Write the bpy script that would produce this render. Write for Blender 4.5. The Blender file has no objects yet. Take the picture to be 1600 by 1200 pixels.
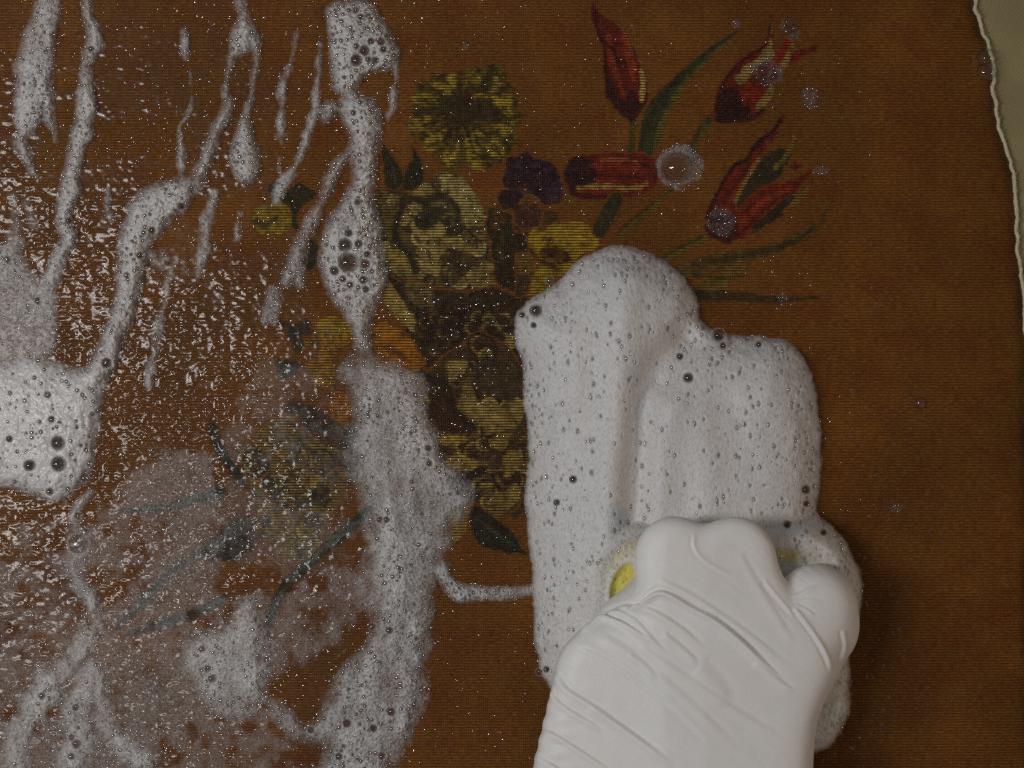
import bpy, math, numpy as np
from mathutils import Vector

# ------------------------------------------------------------------ camera, light, exposure
S = 0.000225            # metres per unit of the working plan (plan: 1600 x 1200 units, y down, origin at the corner)
HC = 2756.0             # camera height above the textile in plan units (0.62 m)
scene = bpy.context.scene
col = scene.collection

cam_d = bpy.data.cameras.new('camera')
cam = bpy.data.objects.new('camera', cam_d); col.objects.link(cam)
cam.location = (0, 0, HC * S)
cam_d.sensor_width = 36.0
cam_d.lens = 36.0 * HC / 1600.0
cam_d.clip_start = 0.01; cam_d.clip_end = 20.0
scene.camera = cam

world = bpy.data.worlds.new('World'); scene.world = world; world.use_nodes = True
bg = world.node_tree.nodes['Background']
bg.inputs[0].default_value = (0.92, 0.95, 1.0, 1); bg.inputs[1].default_value = 0.115

def area(name, loc, target, sx, sy, power, color, roll=0.0):
    d = bpy.data.lights.new(name, 'AREA'); d.shape = 'RECTANGLE'; d.size = sx; d.size_y = sy
    d.energy = power; d.color = color
    o = bpy.data.objects.new(name, d); col.objects.link(o); o.location = loc
    q = (Vector(target) - Vector(loc)).to_track_quat('-Z', 'Y'); o.rotation_euler = q.to_euler()
    return o
area('window_lamp', (-0.50, 0.00, 0.78), (-0.05, 0.03, 0.0), 0.12, 0.42, 3.35, (1.0, 0.975, 0.96))
area('warm_lamp', (1.05, -0.12, 0.50), (0, 0, 0), 0.10, 0.10, 1.1, (1.0, 0.62, 0.34))

scene.view_settings.view_transform = 'Standard'
scene.view_settings.look = 'None'
scene.view_settings.exposure = 0.0
scene.view_settings.gamma = 1.0
scene.view_settings.use_curve_mapping = False
scene.cycles.use_denoising = False
scene.cycles.max_bounces = 8
scene.cycles.transparent_max_bounces = 24
scene.cycles.caustics_reflective = False
scene.cycles.caustics_refractive = False
scene.cycles.sample_clamp_indirect = 4.0

# ------------------------------------------------------------------ helpers
rng = np.random.default_rng(7)
X0, Y0, W, H = -140, -140, 1880, 1480          # raster that carries the plan
def srgb(c):
    c = np.asarray(c, float) / 255.0
    return np.where(c <= 0.04045, c / 12.92, ((c + 0.055) / 1.055) ** 2.4)

def vnoise(h, w, cy, cx, seed):
    r = np.random.default_rng(seed)
    g = r.random((int(h / cy) + 3, int(w / cx) + 3)).astype(np.float32)
    y = np.arange(h) / cy; x = np.arange(w) / cx
    yi = y.astype(int); xi = x.astype(int)
    fy = y - yi; fx = x - xi
    fy = (fy * fy * (3 - 2 * fy))[:, None]; fx = (fx * fx * (3 - 2 * fx))[None]
    a = g[np.ix_(yi, xi)]; b = g[np.ix_(yi, xi + 1)]; c = g[np.ix_(yi + 1, xi)]; d = g[np.ix_(yi + 1, xi + 1)]
    return (a * (1 - fx) + b * fx) * (1 - fy) + (c * (1 - fx) + d * fx) * fy
def fbm(cy, cx, seed, octaves=4, gain=0.55):
    out = np.zeros((H, W), np.float32); a = 1.0; t = 0
    for k in range(octaves):
        out += a * vnoise(H, W, cy, cx, seed + 31 * k); t += a
        a *= gain; cy = max(cy / 2, 1.2); cx = max(cx / 2, 1.2)
    return out / t
def sstep(a, b, x):
    t = np.clip((x - a) / (b - a), 0, 1); return t * t * (3 - 2 * t)

def spline(pts, closed=False, n=6):
    p = np.asarray(pts, float); m = len(p); out = []
    rng_i = range(m) if closed else range(m - 1)
    for i in rng_i:
        if closed:
            p0, p1, p2, p3 = p[(i - 1) % m], p[i], p[(i + 1) % m], p[(i + 2) % m]
        else:
            p0, p1, p2, p3 = p[max(i - 1, 0)], p[i], p[i + 1], p[min(i + 2, m - 1)]
        for k in range(n):
            t = k / n
            out.append(0.5 * ((2 * p1) + (p2 - p0) * t + (2 * p0 - 5 * p1 + 4 * p2 - p3) * t * t + (3 * p1 - p0 - 3 * p2 + p3) * t ** 3))
    if not closed: out.append(p[-1])
    return np.array(out)

def window(pts, pad):
    x0 = int(max(pts[:, 0].min() - pad - X0, 0)); x1 = int(min(pts[:, 0].max() + pad - X0 + 1, W))
    y0 = int(max(pts[:, 1].min() - pad - Y0, 0)); y1 = int(min(pts[:, 1].max() + pad - Y0 + 1, H))
    ys, xs = np.mgrid[y0:y1, x0:x1].astype(np.float32)
    return slice(y0, y1), slice(x0, x1), xs + X0, ys + Y0
def seg_fields(pts, xs, ys):
    """distance to a polyline, interpolated third column, and signed side"""
    best = np.full(xs.shape, 1e9, np.float32); rad = np.zeros_like(best); side = np.zeros_like(best); par = np.zeros_like(best)
    n = len(pts) - 1
    for i in range(n):
        a, b = pts[i], pts[i + 1]; dx, dy = b[0] - a[0], b[1] - a[1]; L = dx * dx + dy * dy + 1e-9
        t = np.clip(((xs - a[0]) * dx + (ys - a[1]) * dy) / L, 0, 1)
        ex = xs - a[0] - t * dx; ey = ys - a[1] - t * dy
        d = np.sqrt(ex * ex + ey * ey)
        r = a[2] + (b[2] - a[2]) * t if len(a) > 2 else 0
        key = d - r; m = key < best - (rad * 0)
        m = key < best
        best = np.where(m, key, best); rad = np.where(m, r, rad)
        side = np.where(m, np.sign(dx * (ys - a[1]) - dy * (xs - a[0])), side); par = np.where(m, (i + t) / n, par)
    return best, rad, side, par
def poly_sdf(pts, xs, ys):
    """positive inside"""
    best = np.full(xs.shape, 1e9, np.float32); ins = np.zeros(xs.shape, bool); n = len(pts)
    for i in range(n):
        a, b = pts[i], pts[(i + 1) % n]; dx, dy = b[0] - a[0], b[1] - a[1]; L = dx * dx + dy * dy + 1e-9
        t = np.clip(((xs - a[0]) * dx + (ys - a[1]) * dy) / L, 0, 1)
        best = np.minimum(best, (xs - a[0] - t * dx) ** 2 + (ys - a[1] - t * dy) ** 2)
        c = (a[1] > ys) != (b[1] > ys)
        if abs(dy) > 1e-9: ins ^= c & (xs < dx * (ys - a[1]) / dy + a[0])
    d = np.sqrt(best)
    return np.where(ins, d, -d)

def place(px, py, z):
    """plan point seen at (px, py) that stands z units above the textile -> metres"""
    k = (HC - z) / HC
    return np.stack([(px - 800) * S * k, (600 - py) * S * k, z * S * np.ones_like(px)], -1)

def tag(o, label=None, cat=None, group=None, kind=None):
    if label: o['label'] = label
    if cat: o['category'] = cat
    if group: o['group'] = group
    if kind: o['kind'] = kind
    return o
def mesh_obj(name, verts, faces, mat, parent=None, smooth=True, attrs=None, colattr=None):
    me = bpy.data.meshes.new(name)
    verts = np.asarray(verts, np.float32); faces = np.asarray(faces, np.int32)
    nf, k = faces.shape
    me.vertices.add(len(verts)); me.vertices.foreach_set('co', verts.ravel())
    me.loops.add(nf * k); me.loops.foreach_set('vertex_index', faces.ravel())
    me.polygons.add(nf)
    me.polygons.foreach_set('loop_start', np.arange(nf, dtype=np.int32) * k)
    me.polygons.foreach_set('loop_total', np.full(nf, k, np.int32))
    if smooth: me.polygons.foreach_set('use_smooth', np.ones(nf, bool))
    me.update(calc_edges=True)
    for an, av in (attrs or {}).items():
        at = me.attributes.new(an, 'FLOAT', 'POINT'); at.data.foreach_set('value', np.asarray(av, np.float32))
    if colattr is not None:
        at = me.attributes.new('print', 'FLOAT_COLOR', 'POINT'); at.data.foreach_set('color', np.asarray(colattr, np.float32).ravel())
    me.materials.append(mat)
    o = bpy.data.objects.new(name, me); col.objects.link(o)
    if parent is not None: o.parent = parent
    return o
def grid_from_mask(keep, step):
    """vertex index grid for raster cells whose four corners are near the kept area"""
    m = keep[:-1, :-1] | keep[1:, :-1] | keep[:-1, 1:] | keep[1:, 1:]
    used = np.zeros(keep.shape, bool)
    used[:-1, :-1] |= m; used[1:, :-1] |= m; used[:-1, 1:] |= m; used[1:, 1:] |= m
    idx = np.full(keep.shape, -1, np.int64); idx[used] = np.arange(used.sum())
    yy, xx = np.nonzero(m)
    f = np.stack([idx[yy, xx], idx[yy + 1, xx], idx[yy + 1, xx + 1], idx[yy, xx + 1]], 1)
    return used, f
def sample(a, px, py):
    x = np.clip(px - X0, 0, W - 1.001); y = np.clip(py - Y0, 0, H - 1.001)
    xi = x.astype(int); yi = y.astype(int); fx = x - xi; fy = y - yi
    if a.ndim == 3: fx = fx[..., None]; fy = fy[..., None]
    return (a[yi, xi] * (1 - fx) + a[yi, xi + 1] * fx) * (1 - fy) + (a[yi + 1, xi] * (1 - fx) + a[yi + 1, xi + 1] * fx) * fy

# ------------------------------------------------------------------ materials
class N:
    def __init__(s, name):
        s.m = bpy.data.materials.new(name); s.m.use_nodes = True; s.t = s.m.node_tree
        s.t.nodes.clear(); s.out = s.t.nodes.new('ShaderNodeOutputMaterial')
    def n(s, typ, _in=None, **kw):
        nd = s.t.nodes.new(typ)
        for k, v in kw.items(): setattr(nd, k, v)
        for k, v in (_in or {}).items():
            if hasattr(v, 'is_output'): s.t.links.new(v, nd.inputs[k])
            else: nd.inputs[k].default_value = v
        return nd
    def math(s, op, a, b=0.0, c=0.0, clamp=False):
        nd = s.n('ShaderNodeMath', {0: a, 1: b, 2: c}, operation=op); nd.use_clamp = clamp; return nd.outputs[0]
    def mix(s, fac, a, b, mode='MIX'):
        nd = s.t.nodes.new('ShaderNodeMix'); nd.data_type = 'RGBA'; nd.blend_type = mode
        for k, v in ((0, fac), (6, a), (7, b)):
            if hasattr(v, 'is_output'): s.t.links.new(v, nd.inputs[k])
            else: nd.inputs[k].default_value = v
        return nd.outputs[2]
    def ramp(s, x, a, b, lo=0.0, hi=1.0):
        nd = s.n('ShaderNodeMapRange', {0: x, 1: a, 2: b, 3: lo, 4: hi}); nd.interpolation_type = 'SMOOTHSTEP'; return nd.outputs[0]
    def coord(s, sx=1.0, sy=1.0, sz=1.0):
        tc = s.n('ShaderNodeTexCoord')
        return s.n('ShaderNodeVectorMath', {0: tc.outputs['Object'], 1: (sx / S, sy / S, sz / S)}, operation='MULTIPLY').outputs[0]
    def noise(s, vec, scale, detail=2.0, rough=0.5):
        return s.n('ShaderNodeTexNoise', {'Vector': vec, 'Scale': scale, 'Detail': detail, 'Roughness': rough}).outputs[0]
    def surf(s, sh): s.t.links.new(sh, s.out.inputs['Surface']); return s.m
    def bump(s, h, strength, dist):
        return s.n('ShaderNodeBump', {'Strength': strength, 'Distance': dist * S, 'Height': h}).outputs[0]
def c4(c): return (float(c[0]), float(c[1]), float(c[2]), 1.0)

KA = 2.25     # albedo per display value under this light
def alb(*c): return np.minimum(srgb(c) * KA, 0.85)

def textile_material():
    b = N('woven_textile'); v = b.coord()
    sep = b.n('ShaderNodeSeparateXYZ', {0: v})
    wob = b.noise(b.coord(0.02, 0.02, 0.02), 1.0, 3.0)
    ph = b.math('MULTIPLY_ADD', wob, 2.2, b.math('MULTIPLY', sep.outputs[1], 2 * math.pi / 4.35))
    rib = b.math('MULTIPLY_ADD', b.math('SINE', ph), 0.5, 0.5)
    vert = b.math('MULTIPLY_ADD', b.math('SINE', b.math('MULTIPLY', sep.outputs[0], 2 * math.pi / 3.3)), 0.5, 0.5)
    thr = b.noise(b.coord(0.11, 0.5, 1.0), 1.0, 3.0, 0.6)         # uneven threads
    big = b.noise(b.coord(), 0.006, 3.0)
    base = b.mix(b.ramp(big, 0.3, 0.7), c4(alb(86, 51, 13)), c4(alb(99, 61, 17)))
    hue = b.noise(b.coord(0.7, 1.0, 1.0), 0.021, 4.0, 0.65); hue2 = b.noise(b.coord(1.0, 0.8, 2.0), 0.0045, 3.0, 0.6)
    base = b.mix(b.ramp(hue, 0.42, 0.66, 0, 0.55), base, c4(alb(84, 40, 12))); base = b.mix(b.ramp(hue2, 0.45, 0.65, 0, 0.5), base, c4(alb(76, 49, 14)))
    base = b.mix(b.ramp(thr, 0.35, 0.75), b.mix(1.0, base, (0.62, 0.60, 0.60, 1), 'MULTIPLY'), b.mix(1.0, base, (1.25, 1.3, 1.35, 1), 'MULTIPLY'))
    pr = b.n('ShaderNodeAttribute', attribute_name='print')
    pc = b.mix(b.ramp(thr, 0.3, 0.75), b.mix(1.0, pr.outputs['Color'], (0.72, 0.72, 0.72, 1), 'MULTIPLY'), b.mix(1.0, pr.outputs['Color'], (1.2, 1.2, 1.2, 1), 'MULTIPLY'))
    cc = b.mix(pr.outputs['Alpha'], base, pc)
    groove = b.ramp(rib, 0.15, 0.75)                               # dark warp shows between the coloured weft ribs
    dark = b.mix(pr.outputs['Alpha'], b.mix(1.0, base, (0.55, 0.53, 0.50, 1), 'MULTIPLY'), b.mix(1.0, b.mix(0.72, pc, base), (0.27, 0.24, 0.20, 1), 'MULTIPLY'))
    cc = b.mix(groove, dark, cc)
    speck = b.noise(b.coord(0.42, 0.60, 1.0), 1.0, 1.0)
    hgt = b.math('ADD', b.math('MULTIPLY', rib, 0.7), b.math('ADD', b.math('MULTIPLY', vert, 0.25), b.math('MULTIPLY', speck, 1.6)))
    nrm = b.bump(hgt, 0.75, 1.25)
    p = b.n('ShaderNodeBsdfPrincipled', {'Base Color': cc, 'Roughness': 0.33, 'Normal': nrm, 'IOR': 1.26, 'Specular IOR Level': 0.5})
    return b.surf(p.outputs[0])

def backing_material():
    b = N('backing_twill'); v = b.coord(); sep = b.n('ShaderNodeSeparateXYZ', {0: v})
    d = b.math('ADD', b.math('MULTIPLY', sep.outputs[0], 0.75), b.math('MULTIPLY', sep.outputs[1], 1.3))
    tw = b.math('MULTIPLY_ADD', b.math('SINE', b.math('MULTIPLY', d, 2 * math.pi / 5.2)), 0.5, 0.5)
    nz = b.noise(b.coord(), 0.25, 3.0); bigz = b.noise(b.coord(), 0.012, 2.0)
    cc = b.mix(tw, c4(alb(92, 84, 56)), c4(alb(122, 112, 82)))
    cc = b.mix(b.ramp(nz, 0.3, 0.7, 0, 0.5), cc, c4(alb(98, 92, 58)))
    cc = b.mix(b.ramp(bigz, 0.4, 0.65, 0, 0.4), cc, c4(alb(86, 78, 52)))
    p = b.n('ShaderNodeBsdfPrincipled', {'Base Color': cc, 'Roughness': 0.75, 'Normal': b.bump(b.math('ADD', tw, nz), 0.6, 1.2)})
    return b.surf(p.outputs[0])

def thread_material():
    b = N('selvage_thread'); nz = b.noise(b.coord(0.3, 0.08, 0.3), 1.0, 3.0)
    cc = b.mix(nz, c4(alb(104, 98, 72)), c4(alb(168, 160, 134)))
    p = b.n('ShaderNodeBsdfPrincipled', {'Base Color': cc, 'Roughness': 0.6, 'Normal': b.bump(nz, 0.8, 2.0)})
    return b.surf(p.outputs[0])

def foam_material(name, stretch=1.0, tint=(0.80, 0.785, 0.775), relief=0.5, walls=0.60, rough=0.16, ior=1.5):
    b = N(name); v = b.coord(1, 1 / stretch, 0.2)
    cov = b.n('ShaderNodeAttribute', attribute_name='cover').outputs['Fac']
    vo = b.n('ShaderNodeTexVoronoi', {'Vector': v, 'Scale': 0.30}, feature='F1').outputs['Distance']
    vo2 = b.n('ShaderNodeTexVoronoi', {'Vector': v, 'Scale': 0.155}, feature='F1').outputs['Distance']
    nz = b.noise(b.coord(1, 1 / stretch, 1), 0.22, 3.0, 0.6)
    cell = b.ramp(vo, 0.10, 0.62)                       # 0 in the middle of a tiny bubble, 1 in the walls
    cell2 = b.ramp(vo2, 0.14, 0.36)
    wall = b.math('MULTIPLY', b.math('MULTIPLY_ADD', cell, 0.55, 0.45), b.math('MULTIPLY_ADD', cell2, 0.35, 0.65))
    # thin foam: only walls left; thick foam closes
    gap = b.math('MULTIPLY', b.math('SUBTRACT', 1.0, wall), b.math('MULTIPLY_ADD', cov, -0.85, 1.05))
    k = b.math('ADD', b.math('MULTIPLY', cov, 1.22), b.math('MULTIPLY_ADD', b.math('MULTIPLY_ADD', nz, 0.36, -0.18), b.ramp(cov, 0.0, 0.6), b.math('MULTIPLY', b.math('MULTIPLY', gap, -1.0), b.math('MULTIPLY_ADD', cov, 0.7, 0.12))))
    fac = b.math('MULTIPLY', b.math('MULTIPLY', k, 1.0, clamp=True), b.ramp(cov, 0.0, 0.14), clamp=True)
    cc = b.mix(wall, (tint[0] * walls, tint[1] * walls, tint[2] * walls, 1), c4(tint))
    hh = b.math('ADD', b.math('MULTIPLY', vo, -0.8), b.math('ADD', b.math('MULTIPLY', vo2, -0.9), b.math('MULTIPLY', nz, 0.8)))
    nrm = b.bump(hh, relief, 2.6)
    p = b.n('ShaderNodeBsdfPrincipled', {'Base Color': cc, 'Roughness': rough, 'IOR': ior, 'Normal': nrm})
    tr = b.n('ShaderNodeBsdfTranslucent', {'Color': c4(tint)})
    m0 = b.n('ShaderNodeMixShader', {0: 0.22, 1: p.outputs[0], 2: tr.outputs[0]})
    m = b.n('ShaderNodeMixShader', {0: fac, 1: b.n('ShaderNodeBsdfTransparent').outputs[0], 2: m0.outputs[0]})
    return b.surf(m.outputs[0])

def film_material(name, f0, f1, rough, bumped):
    b = N(name)
    kw = {}
    if bumped:
        nz = b.noise(b.coord(0.75, 1.0, 1), 0.17, 2.0, 0.55); lump = b.noise(b.coord(), 0.022, 2.0)
        kw['Normal'] = b.bump(b.math('MULTIPLY', nz, b.ramp(lump, 0.25, 0.75, 0.5, 1.5)), 1.0, bumped)
    lw = b.n('ShaderNodeLayerWeight', {'Blend': 0.5, **kw})
    fr = b.math('MULTIPLY_ADD', b.math('POWER', lw.outputs['Facing'], 3.0), f1 - f0, f0)
    gl = b.n('ShaderNodeBsdfGlossy', {'Color': (1, 1, 1, 1), 'Roughness': rough, **kw})
    m = b.n('ShaderNodeMixShader', {0: fr, 1: b.n('ShaderNodeBsdfTransparent', {'Color': (0.97, 0.97, 0.97, 1)}).outputs[0], 2: gl.outputs[0]})
    return b.surf(m.outputs[0])

def bubble_material(name, f0):
    b = N(name)
    hue = b.n('ShaderNodeTexNoise', {'Vector': b.coord(), 'Scale': 0.05, 'Detail': 1.0})
    gcol = b.mix(0.14, (1, 1, 1, 1), b.n('ShaderNodeHueSaturation', {'Saturation': 1.6, 'Color': hue.outputs['Color']}).outputs[0])
    lw = b.n('ShaderNodeLayerWeight', {'Blend': 0.5})
    f = lw.outputs['Facing']
    fr = b.math('MULTIPLY_ADD', b.math('POWER', f, 3.0), 0.55, f0)
    gl = b.n('ShaderNodeBsdfGlossy', {'Color': gcol, 'Roughness': 0.03})
    tcol = b.mix(b.math('POWER', f, 2.5), (0.93, 0.93, 0.93, 1), (0.62, 0.61, 0.60, 1))
    m = b.n('ShaderNodeMixShader', {0: fr, 1: b.n('ShaderNodeBsdfTransparent', {'Color': tcol}).outputs[0], 2: gl.outputs[0]})
    return b.surf(m.outputs[0])

def glove_material():
    b = N('white_rubber_glove')
    big = b.noise(b.coord(), 0.010, 2.0); mid = b.noise(b.coord(), 0.035, 3.0); fine = b.noise(b.coord(), 0.35, 2.0)
    cc = b.mix(b.ramp(big, 0.42, 0.68, 0, 0.6), (0.86, 0.85, 0.825, 1), (0.85, 0.81, 0.78, 1))
    cc = b.mix(b.ramp(mid, 0.4, 0.75, 0, 0.5), cc, (0.80, 0.795, 0.765, 1))
    p = b.n('ShaderNodeBsdfPrincipled', {'Base Color': cc, 'Roughness': 0.45, 'IOR': 1.38, 'Subsurface Weight': 0.25,
            'Subsurface Radius': (1.0, 0.55, 0.4), 'Subsurface Scale': 0.0025, 'Normal': b.bump(b.math('ADD', b.math('MULTIPLY', fine, 0.25), mid), 0.30, 3.0)})
    return b.surf(p.outputs[0])

def sponge_material():
    b = N('yellow_sponge'); v = b.coord()
    vo = b.n('ShaderNodeTexVoronoi', {'Vector': v, 'Scale': 0.13}).outputs['Distance']
    nz = b.noise(v, 0.06, 3.0)
    cc = b.mix(b.ramp(vo, 0.05, 0.45), (0.42, 0.34, 0.035, 1), (0.72, 0.66, 0.12, 1))
    cc = b.mix(b.ramp(nz, 0.35, 0.7, 0, 0.45), cc, (0.74, 0.60, 0.13, 1))
    p = b.n('ShaderNodeBsdfPrincipled', {'Base Color': cc, 'Roughness': 0.5, 'Normal': b.bump(b.math('ADD', vo, nz), 0.5, 3.0)})
    return b.surf(p.outputs[0])

M_TEX = textile_material(); M_BACK = backing_material(); M_THREAD = thread_material()
M_FOAM = foam_material('foam', 1.0, (0.86, 0.845, 0.825), 0.85, 0.64); M_MOUND = foam_material('brushed_foam', 1.8, (0.89, 0.88, 0.865), 0.26, 0.66, 0.42, 1.33)
M_FILM = film_material('water_film', 0.019, 0.3, 0.14, 0)
M_DROP = film_material('glint_drop', 0.10, 0.3, 0.08, 0)
M_BUB = bubble_material('soap_bubble', 0.17); M_BIGBUB = bubble_material('large_soap_bubble', 0.06); M_WET_GLARE = foam_material('wet_glare_foam', 1.0, (0.92, 0.905, 0.89), 0.42, 0.70, 0.30, 1.75); M_GLOVE = glove_material(); M_SPONGE = sponge_material()  # wet foam tint lightened: the lamp's hot spot is put into its colour

# ------------------------------------------------------------------ setting: the cloth underneath
def flat_grid(x0, x1, y0, y1, z, n):
    xs, ys = np.meshgrid(np.linspace(x0, x1, n), np.linspace(y0, y1, n))
    v = np.stack([(xs - 800) * S, (600 - ys) * S, z * S + xs * 0], -1).reshape(-1, 3)
    i = np.arange(n * n).reshape(n, n)
    f = np.stack([i[:-1, :-1], i[1:, :-1], i[1:, 1:], i[:-1, 1:]], -1).reshape(-1, 4)
    return v, f
v, f = flat_grid(-900, 2600, -900, 2200, -9.0, 12)
o = mesh_obj('backing_cloth', v, f, M_BACK); tag(o, kind='structure')
o['label'] = 'grey beige twill backing cloth under the edge of the textile'

# ------------------------------------------------------------------ the brown textile
EDGE = spline([(1515, -900), (1519, -140), (1526, 0), (1533, 25), (1537, 45), (1545, 66), (1553, 85), (1557, 106), (1556, 130), (1557, 155),
               (1561, 182), (1568, 210), (1577, 240), (1582, 255), (1588, 280), (1590, 310), (1592, 360), (1596, 400),
               (1600, 430), (1605, 500), (1608, 620), (1611, 800), (1612, 1000), (1615, 1340), (1622, 2100)], n=5)
EDGE[:, 0] += np.interp(EDGE[:, 1], np.arange(-900, 2101, 9.0), np.random.default_rng(8).normal(0, 1.3, 334)); ny = len(EDGE)
cols = np.concatenate([np.linspace(0, 0.93, 26), np.linspace(0.94, 0.985, 6), np.linspace(0.9865, 1.0, 16)])
px = -800 + (EDGE[:, 0][:, None] + 800) * cols[None]
py = np.repeat(EDGE[:, 1][:, None], len(cols), 1)
dist = EDGE[:, 0][:, None] - px
zz = -5.5 * np.exp(-(dist / 22.0) ** 2) + 2.0 * np.exp(-((dist - 2) / 5.0) ** 2)       # the rim sinks, its border curls up a little
v = np.stack([(px - 800) * S, (600 - py) * S, zz * S], -1).reshape(-1, 3)
i = np.arange(len(v)).reshape(ny, len(cols))
f = np.stack([i[:-1, :-1], i[1:, :-1], i[1:, 1:], i[:-1, 1:]], -1).reshape(-1, 4)
bd = np.exp(-((dist - 9) / 8.0) ** 2) * (0.6 + 0.3 * np.sin(py / 23.0) * np.sin(py / 61.0))          # dark soaked border beside the selvage
ca = np.zeros((len(v), 4)); ca[:, :3] = alb(36, 31, 12); ca[:, 3] = bd.ravel()
textile = mesh_obj('painted_textile', v, f, M_TEX, colattr=ca)
sol = textile.modifiers.new('thickness', 'SOLIDIFY'); sol.thickness = 2.6 * S; sol.offset = -1
tag(textile, 'wet brown ribbed textile with a painted flower bouquet', 'textile')

def tube(name, pts, rad, mat, parent, sides=8, jitter=0.0, seed=1):
    p = np.asarray(pts, float); r = np.random.default_rng(seed)
    n = len(p); t = np.gradient(p, axis=0); t /= np.linalg.norm(t, axis=1)[:, None] + 1e-9
    up = np.array([0, 0, 1.0]); s = np.cross(t, up); s /= np.linalg.norm(s, axis=1)[:, None] + 1e-9
    u = np.cross(s, t); ang = np.arange(sides) * 2 * math.pi / sides
    rr = rad * (1 + jitter * (r.random(n) - 0.5))
    v = p[:, None] + rr[:, None, None] * (s[:, None] * np.cos(ang)[None, :, None] + u[:, None] * np.sin(ang)[None, :, None])
    i = np.arange(n * sides).reshape(n, sides); j = np.roll(i, -1, 1)
    f = np.stack([i[:-1], j[:-1], j[1:], i[1:]], -1).reshape(-1, 4)
    return mesh_obj(name, v.reshape(-1, 3), f, mat, parent)
fine = spline(EDGE[:, :2], n=4)
fine = fine[(fine[:, 1] > -400) & (fine[:, 1] < 1700)]
wob = np.interp(fine[:, 1], np.arange(-400, 1701, 14.0), np.random.default_rng(3).normal(0, 0.7, 151))
tube('selvage_edge', np.stack([(fine[:, 0] - 2.2 + wob - 800) * S, (600 - fine[:, 1]) * S, np.full(len(fine), -3.2 * S)], -1), 2.9 * S, M_THREAD, textile, 8, 0.5, 4)
rr = np.random.default_rng(12)
fv, ff = [], []
for k in range(900):                       # loose fibre ends along the cut edge
    y = rr.uniform(-120, 1300); x = np.interp(y, fine[:, 1], fine[:, 0]) + rr.uniform(-3, 1)
    L = rr.uniform(3, 9) + 9 * rr.random() ** 6; a = rr.normal(0.1, 0.8); w = 0.45
    b0 = np.array([(x - 800) * S, (600 - y) * S, rr.uniform(-3, -0.5) * S]); d = np.array([math.cos(a), math.sin(a), rr.uniform(-.2, .3)]) * L * S
    s = np.array([-math.sin(a), math.cos(a), 0]) * w * S; u = np.array([0, 0, w * S]); n0 = len(fv)
    fv += [b0 + s, b0 - s, b0 + u, b0 + d]
    ff += [(n0, n0 + 1, n0 + 3), (n0 + 1, n0 + 2, n0 + 3), (n0 + 2, n0, n0 + 3)]
fr = mesh_obj('loose_fibres', np.array(fv), np.array(ff), M_THREAD, textile, smooth=False); fr['kind'] = 'stuff'

# ---- painted flowers: each motif is a patch of the weave with its own colours
_fc = {}
def fbm_c(cy, cx):
    if (cy, cx) not in _fc: _fc[(cy, cx)] = fbm(cy, cx, 200 + cy * 7 + cx, 3)
    return _fc[(cy, cx)]
class Paint:
    def __init__(s):
        s.rgb = np.zeros((H, W, 3), np.float32); s.a = np.zeros((H, W), np.float32); s.box = None
        s.n1 = fbm(4, 9, 101, 3) - 0.5; s.n2 = fbm(13, 13, 103, 3) - 0.5
    lift = 0.0
    def begin(s): s.rgb[:] = 0; s.a[:] = 0; Paint.lift += 0.012
    tone = None
    def lay(s, ys, xs, m, c):
        g = sum(c) / 3.0; c = [(q * 0.86 + g * 0.14) * 0.90 for q in c]; c = alb(*c); a0 = s.a[ys, xs]; a1 = a0 + (1 - a0) * m
        w = (m / np.maximum(a1, 1e-4))[..., None]
        s.rgb[ys, xs] = s.rgb[ys, xs] * (1 - w) + np.asarray(c, np.float32) * w; s.a[ys, xs] = a1
    def poly(s, pts, c, soft=2.2, al=1.0, rag=8.0, smooth=True):
        p = spline(pts, True) if smooth else np.asarray(pts, float)
        ys, xs, gx, gy = window(p, 8); soft = soft * 0.6; d = poly_sdf(p, gx, gy) + rag * 0.8 * s.n1[ys, xs] + rag * 1.1 * s.n2[ys, xs]
        s.lay(ys, xs, al * sstep(-soft, soft, d), c)
    def line(s, pts, c, soft=1.6, al=1.0, rag=5.0):
        p = spline(pts); p[:, 2] = np.maximum(p[:, 2], 0.3)
        ys, xs, gx, gy = window(p, 6 + p[:, 2].max()); d, _, _, _ = seg_fields(p, gx, gy)
        s.lay(ys, xs, al * sstep(-soft, soft, -d + rag * s.n1[ys, xs]), c)
    def mottle(s, c, lo, hi, seed, cy=6, cx=9, al=0.8):
        m = sstep(lo, hi, np.roll(fbm_c(cy, cx), seed * 37, 0)) * (s.a > 0.05) * al
        w = m[..., None]; s.rgb = s.rgb * (1 - w) + np.asarray(alb(*c), np.float32) * w
    def end(s, name, label, lift, step=1.5):
        if Paint.tone is None: Paint.tone = np.clip(1.0 + 1.7 * (fbm(9, 7, 107, 3, 0.7) - 0.5), 0.45, 1.5)
        xx = np.nonzero((s.a > 0.02).any(0))[0]; yy = np.nonzero((s.a > 0.02).any(1))[0]; lift = lift + Paint.lift
        gx, gy = np.meshgrid(np.arange(X0 + xx[0] - 2, X0 + xx[-1] + 3, step), np.arange(Y0 + yy[0] - 2, Y0 + yy[-1] + 3, step))
        a = sample(s.a, gx, gy); used, f = grid_from_mask(a > 0.03, step)
        px, py = gx[used], gy[used]; c = sample(s.rgb, px, py) * sample(Paint.tone, px, py)[:, None]; al = a[used]
        v = np.stack([(px - 800) * S, (600 - py) * S, np.full(len(px), lift * S)], -1)
        o = mesh_obj(name, v, f, M_TEX, textile, colattr=np.concatenate([c, al[:, None]], 1)); o['label'] = label
        return o
P = Paint()
RED, ORG, DRED, CREAM, DPUR = (92, 18, 8), (128, 40, 12), (48, 9, 10), (150, 120, 52), (32, 14, 22)
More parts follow.
